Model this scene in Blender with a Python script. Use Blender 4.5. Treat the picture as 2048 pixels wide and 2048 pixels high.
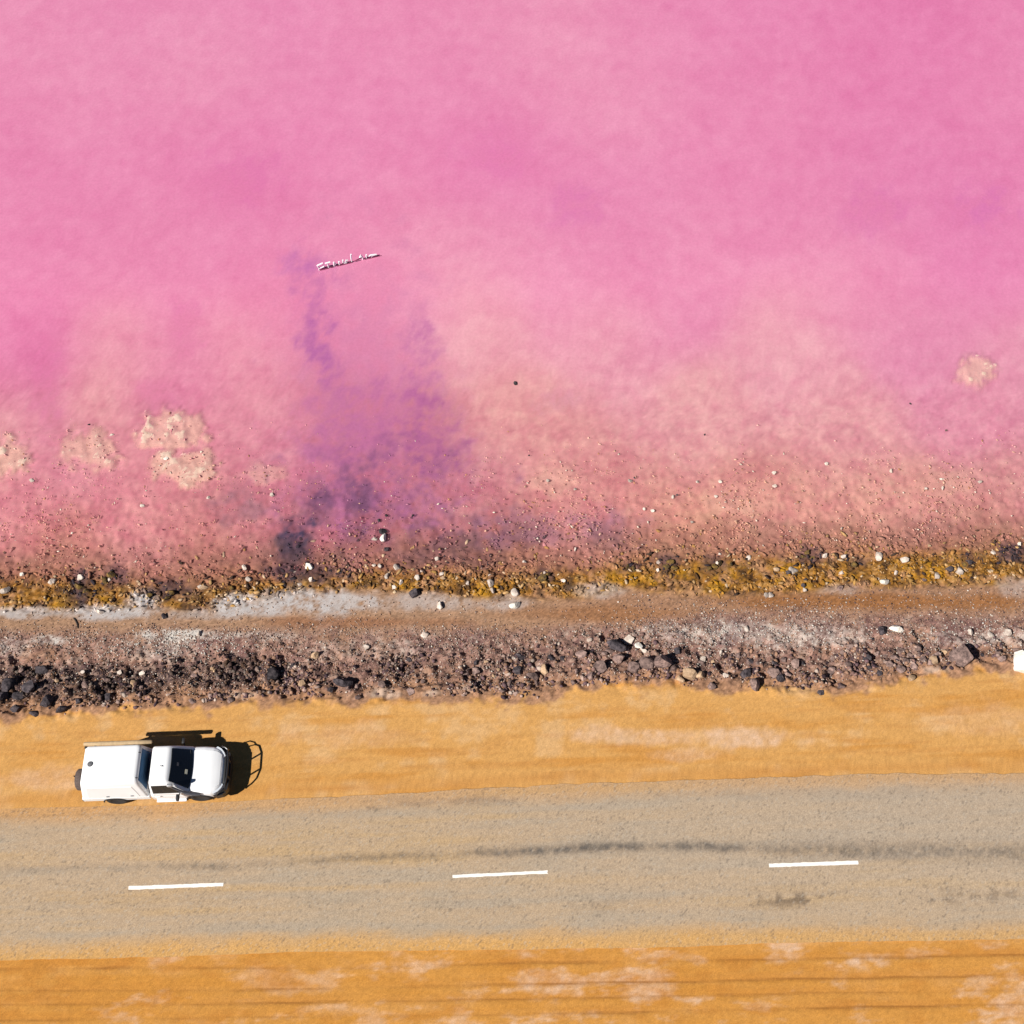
import bpy, bmesh, math, random
import numpy as np
R = math.radians
random.seed(7)
rng = np.random.default_rng(11)
sc = bpy.context.scene
for o in list(bpy.data.objects):
    bpy.data.objects.remove(o)

# ------------------------------------------------------------------ camera
TH, FPX, CH = R(30), 2300.0, 42.0          # tilt from straight down, focal length in photo pixels, height
cam = bpy.data.cameras.new('Camera')
cam.sensor_width = 36.0
cam.lens = 36.0 * FPX / 2048.0
cam.clip_start, cam.clip_end = 0.5, 6000
camo = bpy.data.objects.new('Camera', cam)
sc.collection.objects.link(camo)
camo.location = (0, 0, CH)
camo.rotation_euler = (TH, 0, 0)
sc.camera = camo

# ------------------------------------------------------------------ light
SUN_EL, SUN_AZ = R(45), R(33)              # shadows run towards SUN_AZ (from +x)
world = bpy.data.worlds.new('World')
sc.world = world
world.use_nodes = True
wn = world.node_tree.nodes
sky = wn.new('ShaderNodeTexSky')
sky.sky_type = 'NISHITA'
sky.sun_disc = False
sky.sun_elevation = SUN_EL
sky.sun_rotation = R(237)
sky.altitude = 30
sky.air_density = 0.4
sky.dust_density = 0.0
world.node_tree.links.new(sky.outputs[0], wn['Background'].inputs[0])
wn['Background'].inputs[1].default_value = 0.05
sun = bpy.data.lights.new('Sun', 'SUN')
sun.energy = 5.0
sun.angle = R(0.5)
sun.color = (1.0, 0.965, 0.91)
suno = bpy.data.objects.new('Sun', sun)
sc.collection.objects.link(suno)
from mathutils import Vector
suno.rotation_euler = Vector((math.cos(SUN_EL)*math.cos(SUN_AZ), math.cos(SUN_EL)*math.sin(SUN_AZ), -math.sin(SUN_EL))).to_track_quat('-Z', 'Y').to_euler()
sc.view_settings.view_transform = 'Standard'
sc.view_settings.look = 'None'
sc.view_settings.gamma = 1.0
EXPO = 0.5
sc.view_settings.exposure = EXPO
KLIGHT = (1.125 + 0.035) * 2**EXPO           # display value of a flat sunlit surface of albedo 1

# ------------------------------------------------------------------ helpers
C = sc.collection
def tag(o, label=None, cat=None, group=None, kind=None):
    if label: o['label'] = label
    if cat: o['category'] = cat
    if group: o['group'] = group
    if kind: o['kind'] = kind
    return o
def srgb(c):
    c = np.asarray(c, float)/255.0
    return np.where(c <= 0.04045, c/12.92, ((c+0.055)/1.055)**2.4)
def alb(c):
    return np.clip(srgb(c)/KLIGHT, 0.002, 0.82)
_tab = rng.random((256, 256))
def vnoise(x, y, seed=0):
    x = np.asarray(x, float)+seed*17.31; y = np.asarray(y, float)+seed*9.17
    xi = np.floor(x).astype(np.int64); yi = np.floor(y).astype(np.int64)
    fx = x-xi; fy = y-yi
    fx = fx*fx*fx*(fx*(fx*6-15)+10); fy = fy*fy*fy*(fy*(fy*6-15)+10)
    g = lambda a, b: _tab[a & 255, b & 255]
    a = g(xi, yi); b = g(xi+1, yi); c = g(xi, yi+1); d = g(xi+1, yi+1)
    return (a*(1-fx)+b*fx)*(1-fy)+(c*(1-fx)+d*fx)*fy
def fbm(x, y, oct=4, seed=0, gain=0.5):
    s = 0; a = 1; t = 0
    for k in range(oct):
        ca, sa = math.cos(0.6*k+seed), math.sin(0.6*k+seed)
        s = s+a*vnoise((x*ca-y*sa)*2**k, (x*sa+y*ca)*2**k, seed*5+k+1); t += a; a *= gain
    return s/t*2-1                            # about -1..1
def sst(a, b, x):
    t = np.clip((x-a)/(b-a), 0, 1); return t*t*(3-2*t)
def gp(px, py, z=0.0):                         # photo pixel -> point on the level plane z
    x = (px-1024)/FPX; y = (1024-py)/FPX
    c, s = math.cos(TH), math.sin(TH)
    dz = y*s-c; t = (CH-z)/(-dz)
    return np.array([x*t, (y*c+s)*t, z])
def to_px(x, y, z):
    c, s = math.cos(TH), math.sin(TH)
    dy = y; dz = z-CH
    yc = dy*c+dz*s; zc = -dy*s+dz*c
    d = np.maximum(-zc, 1.0)
    return 1024+FPX*x/d, 1024-FPX*yc/d

def new_mesh(name, v, f, col=None, extra=None, smooth=None):
    me = bpy.data.meshes.new(name)
    v = np.asarray(v, np.float32)
    if isinstance(f, np.ndarray):
        k = f.shape[1]
        me.vertices.add(len(v)); me.vertices.foreach_set('co', v.ravel())
        me.loops.add(f.size); me.loops.foreach_set('vertex_index', f.ravel().astype(np.int32))
        me.polygons.add(len(f)); me.polygons.foreach_set('loop_start', np.arange(0, f.size, k, dtype=np.int32))
        try: me.polygons.foreach_set('loop_total', np.full(len(f), k, np.int32))
        except Exception: pass
        me.update(calc_edges=True)
    else:
        me.from_pydata([tuple(p) for p in v.tolist()], [], f)
        me.update()
    if col is not None:
        a = me.color_attributes.new('Col', 'FLOAT_COLOR', 'POINT')
        c4 = np.ones((len(v), 4), np.float32); c4[:, :3] = col
        a.data.foreach_set('color', c4.ravel())
    if extra is not None:
        for n, d in extra.items():
            a = me.attributes.new(n, 'FLOAT', 'POINT'); a.data.foreach_set('value', np.asarray(d, np.float32).ravel())
    if smooth is not None:
        me.polygons.foreach_set('use_smooth', np.ones(len(me.polygons), bool))
        if smooth < 180: me.set_sharp_from_angle(angle=R(smooth))
    me.validate()
    return me
def link(name, me, mat=None, parent=None):
    o = bpy.data.objects.new(name, me); C.objects.link(o)
    if mat is not None and not me.materials: me.materials.append(mat)
    if parent is not None: o.parent = parent
    return o
def grid_faces(nr, nc):
    i = np.arange(nr*nc).reshape(nr, nc)
    return np.stack([i[:-1, :-1], i[:-1, 1:], i[1:, 1:], i[1:, :-1]], -1).reshape(-1, 4)

# ------------------------------------------------------------------ materials
def mat_plain(name, col, rough=0.6, metal=0.0, spec=0.5, coat=0.0, var=0.0, vscale=8.0):
    m = bpy.data.materials.new(name); m.use_nodes = True
    nt = m.node_tree; b = nt.nodes['Principled BSDF']
    b.inputs['Base Color'].default_value = (*col, 1); b.inputs['Roughness'].default_value = rough
    b.inputs['Metallic'].default_value = metal; b.inputs['Specular IOR Level'].default_value = spec
    b.inputs['Coat Weight'].default_value = coat
    if var > 0:
        tc = nt.nodes.new('ShaderNodeTexCoord'); n = nt.nodes.new('ShaderNodeTexNoise')
        n.inputs['Scale'].default_value = vscale; n.inputs['Detail'].default_value = 6
        mr = nt.nodes.new('ShaderNodeMapRange'); mr.inputs[1].default_value = 0.3; mr.inputs[2].default_value = 0.7
        mr.inputs[3].default_value = 1-var; mr.inputs[4].default_value = 1+var
        mx = nt.nodes.new('ShaderNodeMix'); mx.data_type = 'RGBA'; mx.blend_type = 'MULTIPLY'; mx.inputs[0].default_value = 1
        mx.inputs[6].default_value = (*col, 1)
        nt.links.new(tc.outputs['Object'], n.inputs['Vector']); nt.links.new(n.outputs[0], mr.inputs[0])
        nt.links.new(mr.outputs[0], mx.inputs[7]); nt.links.new(mx.outputs[2], b.inputs['Base Color'])
    return m
def mat_vcol(name, rough=0.95, spec=0.15, noises=((9, 0.25), (45, 0.25)), bump=0.3, bscale=30, bdist=0.02, coord='Object'):
    """vertex tint x procedural grain, with a noise bump"""
    m = bpy.data.materials.new(name); m.use_nodes = True
    nt = m.node_tree; L = nt.links; b = nt.nodes['Principled BSDF']
    b.inputs['Roughness'].default_value = rough; b.inputs['Specular IOR Level'].default_value = spec
    at = nt.nodes.new('ShaderNodeAttribute'); at.attribute_name = 'Col'
    geo = nt.nodes.new('ShaderNodeNewGeometry'); cur = at.outputs['Color']
    for s, amp in noises:
        n = nt.nodes.new('ShaderNodeTexNoise'); n.inputs['Scale'].default_value = s
        n.inputs['Detail'].default_value = 4; n.inputs['Roughness'].default_value = 0.65
        L.new(geo.outputs['Position'], n.inputs['Vector'])
        mr = nt.nodes.new('ShaderNodeMapRange'); mr.inputs[1].default_value = 0.28; mr.inputs[2].default_value = 0.72
        mr.inputs[3].default_value = 1-amp; mr.inputs[4].default_value = 1+amp
        L.new(n.outputs[0], mr.inputs[0])
        mx = nt.nodes.new('ShaderNodeMix'); mx.data_type = 'RGBA'; mx.blend_type = 'MULTIPLY'; mx.inputs[0].default_value = 1
        L.new(cur, mx.inputs[6]); L.new(mr.outputs[0], mx.inputs[7]); cur = mx.outputs[2]
    L.new(cur, b.inputs['Base Color'])
    if bump > 0:
        n = nt.nodes.new('ShaderNodeTexNoise'); n.inputs['Scale'].default_value = bscale; n.inputs['Detail'].default_value = 5
        L.new(geo.outputs['Position'], n.inputs['Vector'])
        bp = nt.nodes.new('ShaderNodeBump'); bp.inputs['Strength'].default_value = bump; bp.inputs['Distance'].default_value = bdist
        L.new(n.outputs[0], bp.inputs['Height']); L.new(bp.outputs[0], b.inputs['Normal'])
    return m
def mat_rock(name, c1, c2, scale=4.0, rough=0.9):
    m = bpy.data.materials.new(name); m.use_nodes = True
    nt = m.node_tree; L = nt.links; b = nt.nodes['Principled BSDF']
    b.inputs['Roughness'].default_value = rough; b.inputs['Specular IOR Level'].default_value = 0.25
    geo = nt.nodes.new('ShaderNodeNewGeometry'); oi = nt.nodes.new('ShaderNodeObjectInfo')
    n = nt.nodes.new('ShaderNodeTexNoise'); n.inputs['Scale'].default_value = scale; n.inputs['Detail'].default_value = 8
    n.inputs['Roughness'].default_value = 0.7
    L.new(geo.outputs['Position'], n.inputs['Vector'])
    cr = nt.nodes.new('ShaderNodeValToRGB'); cr.color_ramp.elements[0].position = 0.36; cr.color_ramp.elements[1].position = 0.66
    cr.color_ramp.elements[0].color = (*c1, 1); cr.color_ramp.elements[1].color = (*c2, 1)
    L.new(n.outputs[0], cr.inputs[0])
    mr = nt.nodes.new('ShaderNodeMapRange'); mr.inputs[3].default_value = 0.7; mr.inputs[4].default_value = 1.25
    L.new(oi.outputs['Random'], mr.inputs[0])
    mx = nt.nodes.new('ShaderNodeMix'); mx.data_type = 'RGBA'; mx.blend_type = 'MULTIPLY'; mx.inputs[0].default_value = 1
    L.new(cr.outputs[0], mx.inputs[6]); L.new(mr.outputs[0], mx.inputs[7]); L.new(mx.outputs[2], b.inputs['Base Color'])
    bp = nt.nodes.new('ShaderNodeBump'); bp.inputs['Strength'].default_value = 0.7; bp.inputs['Distance'].default_value = 0.04
    n2 = nt.nodes.new('ShaderNodeTexNoise'); n2.inputs['Scale'].default_value = 14; n2.inputs['Detail'].default_value = 6
    L.new(geo.outputs['Position'], n2.inputs['Vector']); L.new(n2.outputs[0], bp.inputs['Height']); L.new(bp.outputs[0], b.inputs['Normal'])
    return m

M = {}
M['ground'] = mat_vcol('ground', noises=((5, 0.08), (22, 0.17), (50, 0.12)), bump=0.4, bscale=30, bdist=0.02)
M['road'] = mat_vcol('chip_seal', rough=0.85, spec=0.2, noises=((7, 0.06), (24, 0.26), (50, 0.2)), bump=0.3, bscale=60, bdist=0.01)
M['stones'] = mat_vcol('stones', noises=((14, 0.25),), bump=0.5, bscale=40, bdist=0.01)
M['dark'] = mat_rock('dark_basalt', (0.012, 0.010, 0.013), (0.10, 0.08, 0.085), 7)
M['brown'] = mat_rock('purple_brown_stone', (0.07, 0.046, 0.042), (0.33, 0.22, 0.185), 6)
M['pale'] = mat_rock('pale_limestone', (0.36, 0.28, 0.23), (0.66, 0.57, 0.49))
M['tan'] = mat_rock('tan_sandstone', (0.30, 0.19, 0.11), (0.55, 0.38, 0.24))
M['white'] = mat_rock('white_limestone', (0.62, 0.55, 0.46), (0.78, 0.74, 0.68))
M['ochre'] = mat_rock('ochre_crusted_stone', (0.02, 0.016, 0.014), (0.22, 0.13, 0.03), scale=7)

# ------------------------------------------------------------------ terrain
WATER_Z = -0.73
def curve(pts, z):
    pts = [(-900, pts[0][1]+30)]+pts+[(2950, pts[-1][1]-30)]
    w = np.array([gp(a, b, z) for a, b in pts])
    p = np.array(pts, float)
    return w[:, 0], w[:, 1], p[:, 0], p[:, 1]
VE = [(0,1440),(250,1425),(420,1412),(560,1400),(700,1407),(850,1395),(1000,1400),(1090,1402),(1150,1375),(1250,1375),(1330,1370),(1450,1380),(1540,1385),(1660,1385),(1780,1370),(1900,1345),(2048,1335)]
VR = [(0,1335),(250,1335),(500,1322),(700,1325),(1000,1308),(1130,1290),(1250,1268),(1350,1285),(1500,1310),(1650,1308),(1800,1285),(1950,1288),(2048,1290)]
VG = [(0,1265),(250,1262),(500,1262),(800,1258),(1100,1258),(1300,1245),(1536,1222),(1800,1232),(2048,1225)]
VW = [(0,1222),(150,1222),(300,1216),(420,1222),(520,1200),(620,1185),(760,1178),(900,1190),(1000,1192),(1150,1196),(1260,1175),(1400,1188),(1536,1190),(1700,1172),(1900,1172),(2048,1160)]
VA = [(0,1150),(200,1150),(350,1160),(500,1150),(650,1140),(800,1135),(1000,1140),(1150,1130),(1300,1115),(1500,1105),(1750,1098),(2048,1090)]
cE, cR, cG, cW, cA = curve(VE, 0), curve(VR, -.42), curve(VG, -.6), curve(VW, -.72), curve(VA, -.79)
def yb(c, x): return np.interp(x, c[0], c[1])
def vb(c, u): return np.interp(u, c[2], c[3])
# salt crust islands and other features: px, py, rx, ry
CRUST = [(345,862,84,54,1.0),(380,935,76,42,1.0),(330,925,36,40,0.9),(180,900,70,52,0.75),(18,912,46,48,0.9),(535,945,48,26,0.55),(1955,742,44,42,0.95),(1110,960,70,36,0.5),(1460,1010,60,22,0.35),(1900,965,80,30,0.35)]
def crust_mask(u, v):
    m = np.zeros_like(u)
    for cx, cy, rx, ry, a in CRUST:
        d = np.sqrt(((u-cx)/rx)**2+((v-cy)/ry)**2); k = d < 1.75
        if k.any(): m[k] = np.maximum(m[k], a*sst(1.15, 0.55, d[k]+0.55*fbm(u[k]*0.04, v[k]*0.05, 4, 21, 0.6)))
    return m
def base_h(x, y):
    e, r, g, w, a = yb(cE, x), yb(cR, x), yb(cG, x), yb(cW, x), yb(cA, x)
    seg = lambda y0, y1: np.clip((y-y0)/(y1-y0), 0, 1)
    z = -0.42*sst(0, 1, seg(e-0.05, r)) - 0.18*seg(r, g) - 0.12*seg(g, w) - 0.07*seg(w, a) - 0.13*seg(a, a+7) - 0.5*seg(a+7, a+45)
    return z
RUTS = [[(-900,1950),(0,1939),(250,1935),(700,1937),(1024,1926),(1400,1921),(2048,1910),(2900,1896)],
        [(-900,1990),(0,1981),(480,1980),(1024,1969),(2048,1950),(2900,1935)],
        [(-900,2018),(0,2009),(400,2009),(1024,1998),(2048,1979),(2900,1963)],
        [(-900,2050),(0,2041),(1024,2029),(2048,2008),(2900,1990)]]
def rut_mask(u, v, width=3.0):
    m = np.zeros_like(u)
    for k, r in enumerate(RUTS):
        a = np.array(r, float)
        d = v-np.interp(u, a[:, 0], a[:, 1])-2.2*fbm(u*0.012, v*0+7*k, 4, 33+k)
        i = 0.62+1.1*fbm(u*0.006, v*0+3.3*k, 4, 40+k, 0.6)
        m = np.maximum(m, np.exp(-(d/width)**2)*np.clip(i, 0.12, 1))
    return m
def ground_h(x, y):
    x = np.asarray(x, float); y = np.asarray(y, float)
    z = base_h(x, y)
    u, v = to_px(x, y, z)
    e, r, g, w, a = yb(cE, x), yb(cR, x), yb(cG, x), yb(cW, x), yb(cA, x)
    rub = sst(e-0.3, e+0.35, y)*sst(g+0.2, r-0.1, y)
    z = z + rub*(0.12*fbm(x*1.3, y*1.3, 3, 2)+0.30*fbm(x*2.7, y*2.7, 5, 3, 0.66)+0.10*np.clip(fbm(x*2.1, y*2.1, 3, 17), 0, 1))
    z = z + sst(g-0.2, g+.6, y)*0.015*fbm(x*2.0, y*2.0, 3, 9)
    och = sst(w-0.25, w+0.15, y)*sst(a+1.6, a-0.2, y)
    z = z + och*(0.09*fbm(x*3.2, y*3.2, 4, 4, 0.65)+0.02*fbm(x*1, y*1, 2, 14)+0.22*(0.25-np.abs(fbm(x*4.5+y*2, y*4.5-x*2, 3, 15, 0.6))))
    sh = sst(a-0.5, a+0.3, y)*sst(a+11, a+2.5, y)
    z = z + sh*(0.045*fbm(x*2.4, y*2.4, 4, 5, 0.65)+0.07*fbm(x*4.8, y*4.8, 2, 16))
    cm = crust_mask(u, v)
    kc = np.clip(cm*1.25, 0, 1)*np.where(y > a, 1, 0)
    z = z*(1-kc)+kc*(WATER_Z-0.025+0.12*fbm(x*2.2, y*2.2, 5, 6, 0.66))
    ver = sst(e+0.2, e-0.2, y)
    z = z + ver*0.012*fbm(x*0.9, y*0.9, 3, 7)
    z = z - 0.022*rut_mask(u, v, 4.0)
    return z
def hit(px, py, n=12):
    z = 0.0
    for _ in range(n):
        p = gp(px, py, z); z = 0.5*z+0.5*float(base_h(p[0:1], p[1:2])[0])
    p = gp(px, py, z); p[2] = float(ground_h(p[0:1], p[1:2])[0]); return p

def mixc(c, k, m):
    m = np.clip(m, 0, 1)[..., None]; return c*(1-m)+srgb(k)*m if not isinstance(k, np.ndarray) or k.ndim == 1 else c*(1-m)+k*m
def blob(u, v, cx, cy, rx, ry, seed, amp=0.5, sc_=0.03):
    d = np.sqrt(((u-cx)/rx)**2+((v-cy)/ry)**2)
    k = d < 1.3+amp; out = np.zeros(np.shape(u))
    if k.any(): out[k] = sst(1.25, 0.45, d[k]+amp*fbm(u[k]*sc_, v[k]*sc_, 4, seed, 0.6))
    return out
# colour of the lake (seen from above): photo pixel -> display colour, blended smoothly
LAKE = np.array([
 (0,0,240,156,188),(250,0,236,144,186),(500,0,235,138,186),(750,30,240,152,188),(1000,20,239,155,188),(1300,20,237,146,186),(1500,0,234,136,184),(1850,50,230,120,176),(2048,0,235,136,182),
 (0,200,238,146,184),(200,130,241,160,190),(430,90,242,168,192),(700,200,235,142,184),(900,130,237,148,186),(1090,70,243,168,192),(1210,190,241,162,190),(1500,200,236,142,184),(1750,150,232,128,178),(2048,200,236,142,184),
 (0,400,236,137,180),(230,330,236,140,182),(480,350,230,122,174),(700,330,236,136,182),(1000,300,232,126,178),(1230,430,230,130,180),(1500,320,236,140,182),(1750,400,229,128,178),(1950,430,228,126,180),(2048,330,233,131,180),
 (0,560,237,138,178),(300,550,237,146,180),(480,480,235,138,178),(720,480,239,152,182),(900,560,242,170,188),(1150,560,241,160,186),(1300,520,239,155,184),(1700,560,241,162,186),(2048,520,233,136,180),
 (0,720,234,134,176),(95,730,231,127,173),(250,700,240,164,178),(370,680,233,140,174),(310,780,232,138,170),(480,680,240,160,178),(560,600,235,142,178),(720,640,230,140,176),(960,660,242,176,182),(1200,700,242,170,184),(1600,700,243,174,186),(1850,700,236,150,184),(2048,700,240,164,186),
 (20,860,236,168,170),(100,870,232,144,170),(200,820,238,170,170),(280,930,234,152,166),(480,860,234,152,170),(580,860,230,146,168),(700,870,224,138,166),(890,920,220,140,162),(1000,850,238,168,168),(1100,870,236,166,166),(1400,850,240,172,178),(1700,850,240,172,178),(1950,830,237,158,180),
 (30,1000,230,148,160),(300,1030,226,148,154),(450,1000,222,144,152),(680,1020,210,128,152),(930,1000,216,140,150),(1150,1010,222,148,148),(1400,1000,230,164,156),(1550,1040,224,156,148),(1700,1000,230,164,160),(1850,1040,220,154,148),(2030,990,226,158,162),
 (100,1110,206,134,126),(400,1110,196,126,118),(620,1100,188,116,122),(760,1100,180,114,112),(1000,1110,186,122,104),(1400,1080,206,144,118),(1700,1070,208,146,124),(2000,1065,196,134,116)], float)
_t = LAKE[:, 1] < 600                                        # the open water is nearly even
LAKE[_t, 2:] = 0.5*LAKE[_t, 2:]+0.5*LAKE[_t, 2:].mean(0)
LAKE_LIN = srgb(LAKE[:, 2:])
VI, BL = (194,108,166), (100,76,108)
STAIN = [(730,800,160,340,.45,(206,122,166)),(640,680,40,90,.8,(186,104,168)),(622,585,46,80,.6,VI),(600,530,46,26,.5,(196,112,178)),(846,740,44,110,.6,VI),(866,870,74,80,.8,(186,104,156)),(720,850,120,110,.55,VI),(760,980,200,90,.65,(166,98,146)),(725,1005,40,90,.5,BL),(630,1005,40,46,.55,BL),(590,1080,46,56,1.2,(84,70,98)),(610,1125,90,24,.8,(90,74,90)),(900,1075,130,50,.55,(120,86,110)),(480,1010,60,40,.45,BL),(1050,1062,90,50,.5,(150,100,136)),(1215,1062,84,46,.5,(150,100,140)),(1850,1080,90,30,.3,(150,100,130)),(375,650,30,70,.45,(222,112,166)),(95,780,34,120,.45,(222,112,166)),(310,790,40,40,.35,(222,112,166)),(1150,415,60,44,.4,(214,106,172)),(1745,420,70,60,.4,(216,106,170)),(1960,420,70,50,.45,(212,106,176)),(1000,300,90,50,.35,(222,106,170)),(490,350,90,60,.4,(220,104,168)),(1110,800,50,30,.25,VI)]
def lake_col(u, v):
    uu = np.clip(u, -250, 2300); vv = np.clip(v, -200, 1300)
    uu = uu+26*fbm(u*0.012, v*0.012, 4, 51); vv = vv+20*fbm(u*0.012, v*0.012, 4, 52)
    num = np.zeros(u.shape+(3,)); den = np.zeros(u.shape)
    for (cx, cy), c in zip(LAKE[:, :2], LAKE_LIN):
        s = 95.0 if cy < 600 else 62.0
        w = np.exp(-0.5*(((uu-cx)/s)**2+((vv-cy)/s)**2))+2e-4*np.exp(-0.5*(((uu-cx)/(4*s))**2+((vv-cy)/(4*s))**2))+1e-12
        num += w[..., None]*c; den += w
    c = num/den[..., None]
    # wispy mottling of the brine and its bed
    n1 = fbm((u+0.5*v)*0.012+0.6*fbm(u*0.006, v*0.006, 2, 61), (v-0.3*u)*0.021, 5, 60, 0.58)
    n2 = fbm(u*0.05, v*0.06, 4, 62, 0.6)
    sh = sst(600, 900, v)
    n4 = fbm(u*0.16, v*0.17, 3, 64, 0.65)
    lum = 1+n1*(0.035+0.03*sh)+n2*(0.05+0.10*sh)+n4*(0.03+0.13*sh)
    c = c*lum[..., None]
    g = 1+n1*0.09+n2*(0.10+0.10*sh)
    c[..., 1] *= g; c[..., 2] *= 1+0.35*(g-1)
    pn = np.clip(0.6+1.1*n2+0.5*n1+0.5*n4, 0.0, 1.0)                   # violet stain of the deeper hollows
    for k, (cx, cy, rx_, ry_, a, kk) in enumerate(STAIN): c = mixc(c, kk, a*pn*blob(u, v, cx, cy, rx_, ry_, 400+k, 0.95, 0.03))
    return c
def dark_weed(u, v):
    m = 0.9*blob(u, v, 590, 1100, 36, 55, 70)
    for k, (a, b, c, d, s) in enumerate([(600,1145,90,26,.9),(640,1010,26,40,.45),(900,1090,80,35,.6),(720,1040,26,60,.5),(1060,1070,60,30,.4),(1210,1060,50,30,.4),(2030,1105,40,20,.9),(1335,1128,26,24,.8),(1430,1130,32,22,.7),(1085,1152,24,14,.8),(1620,1110,32,24,.75),(1710,1125,24,16,.6),(1270,1132,28,14,.7),(165,1170,26,38,.9),(225,1155,34,26,.7),(340,1180,46,22,.75),(300,1190,30,24,.6),(950,1120,60,20,.5),(830,1120,40,22,.5),(1940,1118,30,14,.6)]):
        m = np.maximum(m, s*blob(u, v, a, b, c, d, 71+k, 0.7, 0.05))
    return m
def ground_col(x, y, z):
    u, v = to_px(x, y, z)
    u = np.clip(u, -3000, 5000); v = np.clip(v, -3000, 5000)
    jit = 12*fbm(x*0.9, y*0.9, 4, 80, 0.6); j2 = 10*fbm(x*2.2, y*2.2, 3, 81, 0.6)
    n1 = fbm(x*1.1, y*1.1, 4, 82, 0.6); n2 = fbm(x*4, y*4, 3, 83, 0.7); n3 = fbm(x*9, y*9, 2, 84)
    wn_ = np.random.default_rng(5).uniform(-1, 1, u.shape)
    c = np.broadcast_to(srgb((226,150,160)), u.shape+(3,)).copy()
    rows = np.where(v.min(1) < 1260)[0]
    if len(rows): c[rows[0]:] = lake_col(u[rows[0]:], v[rows[0]:])*np.array([1.28, 1.34, 1.30])
    cm = crust_mask(u, v)
    above = np.clip((z-WATER_Z+0.03)/0.08, 0, 1)
    c = mixc(c, (244,206,176), 0.75*np.clip(cm*1.3, 0, 1))
    c = mixc(c, (240,218,198), 0.75*above*np.clip(cm*1.5, 0, 1))
    # weed band
    mA = sst(-34, 20, v+1.3*jit+j2-vb(cA, u))
    c = mixc(c, (158,112,92), 0.75*sst(-95, -20, v+2.2*jit+1.5*j2-vb(cA, u)))
    och = np.broadcast_to(srgb((158,110,44)), c.shape).copy()
    och = mixc(och, (196,150,92), sst(0.05, 0.5, n2+0.35*n1))
    och = mixc(och, (184,132,30), 0.8*sst(0.0, 0.4, n1)); och = mixc(och, (186,140,104), 0.75*sst(0.05, 0.45, fbm(x*1.4, y*1.8, 4, 87, 0.6)))
    och = mixc(och, (84,62,44), 0.85*sst(0.1, 0.45, -n2-0.4*n1)); och = mixc(och, (96,72,56), 0.5*sst(0.0, 0.4, fbm(x*0.6, y*0.8, 3, 86))*sst(900, 300, u))
    och = mixc(och, (150,104,72), 0.7*sst(30, -15, v+jit-vb(cA, u)))
    och = och*(1+0.28*wn_)[..., None]
    c = mixc(c, och, mA*(0.55+0.45*sst(-10, 30, v-vb(cA, u))))
    c = mixc(c, (64,54,74), dark_weed(u, v)*(0.75+0.25*n2))
    # damp sand behind the waterline
    mW = sst(-10, 14, v+0.7*jit-vb(cW, u))
    sand = np.broadcast_to(srgb((184,144,114)), c.shape).copy()
    sand = mixc(sand, (178,132,102), sst(900, 1250, u)*(0.6+0.3*n1))
    sand = mixc(sand, (164,106,54), 0.75*blob(u, v, 1760, 1203, 320, 20, 90, 0.5, 0.01))
    sand = mixc(sand, (166,112,70), 0.6*blob(u, v, 1200, 1228, 190, 18, 91, 0.5, 0.01))
    sand = mixc(sand, (160,108,76), 0.7*blob(u, v, 720, 1245, 220, 14, 92, 0.5, 0.01))
    sand = sand*(1+0.12*n2+0.08*n3+0.30*wn_)[..., None]
    c = mixc(c, sand, mW)
    foam = np.zeros_like(u)
    for k, (a, b, cc, d, s) in enumerate([(60,1226,120,13,.75),(230,1226,110,17,.9),(285,1208,34,30,.95),(420,1228,90,12,.5),(475,1212,46,24,.95),(600,1203,105,34,1.0),(540,1212,60,20,.9),(700,1206,90,22,.8),(860,1204,90,22,.55),(1010,1205,60,16,.5),(1200,1180,60,16,.45),(1680,1180,40,12,.3),(2030,1175,50,20,.35)]):
        foam = np.maximum(foam, s*blob(u, v, a, b, cc, d, 95+k, 0.6, 0.03))
    c = mixc(c, (212,206,204), 0.95*foam*np.clip(0.85+1.1*n2+0.5*n1+0.3*wn_, 0, 1))
    # gravel
    mG = sst(-16, 16, v+jit+0.5*j2-vb(cG, u))
    gr = np.broadcast_to(srgb((176,136,120)), c.shape).copy()
    gr = mixc(gr, (146,108,102), sst(-0.1, 0.6, n1)); gr = mixc(gr, (196,172,156), 0.7*sst(0.1, 0.6, n2+0.3*n3))
    gr = mixc(gr, (104,72,68), 0.75*sst(0.1, 0.5, -n2))
    gr = mixc(gr, (182,138,104), 0.6*sst(0.1, 0.7, -n1))*(1+0.3*wn_)[..., None]
    c = mixc(c, gr, mG)
    salt = np.zeros_like(u)
    for k, (a, b, cc, d, s) in enumerate([(350,1272,80,12,1.4),(385,1268,40,9,1.4),(100,1279,36,9,.95),(20,1292,40,22,.5),(430,1270,60,8,.6),(330,1300,80,22,.4),(1450,1265,150,24,.5),(1620,1272,120,26,.55),(1960,1285,120,26,.5),(1330,1282,60,18,.4),(760,1300,160,22,.25),(540,1272,60,10,.45)]):
        salt = np.maximum(salt, s*blob(u, v, a, b, cc, d, 110+k, 0.7, 0.05))
    c = mixc(c, (232,222,212), salt*np.clip(0.6+1.0*n2+0.35*wn_, 0, 1))
    # rubble bank
    mR = sst(-14, 14, v+jit+j2-vb(cR, u))
    ru = np.broadcast_to(srgb((150,114,102)), c.shape).copy()
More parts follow.
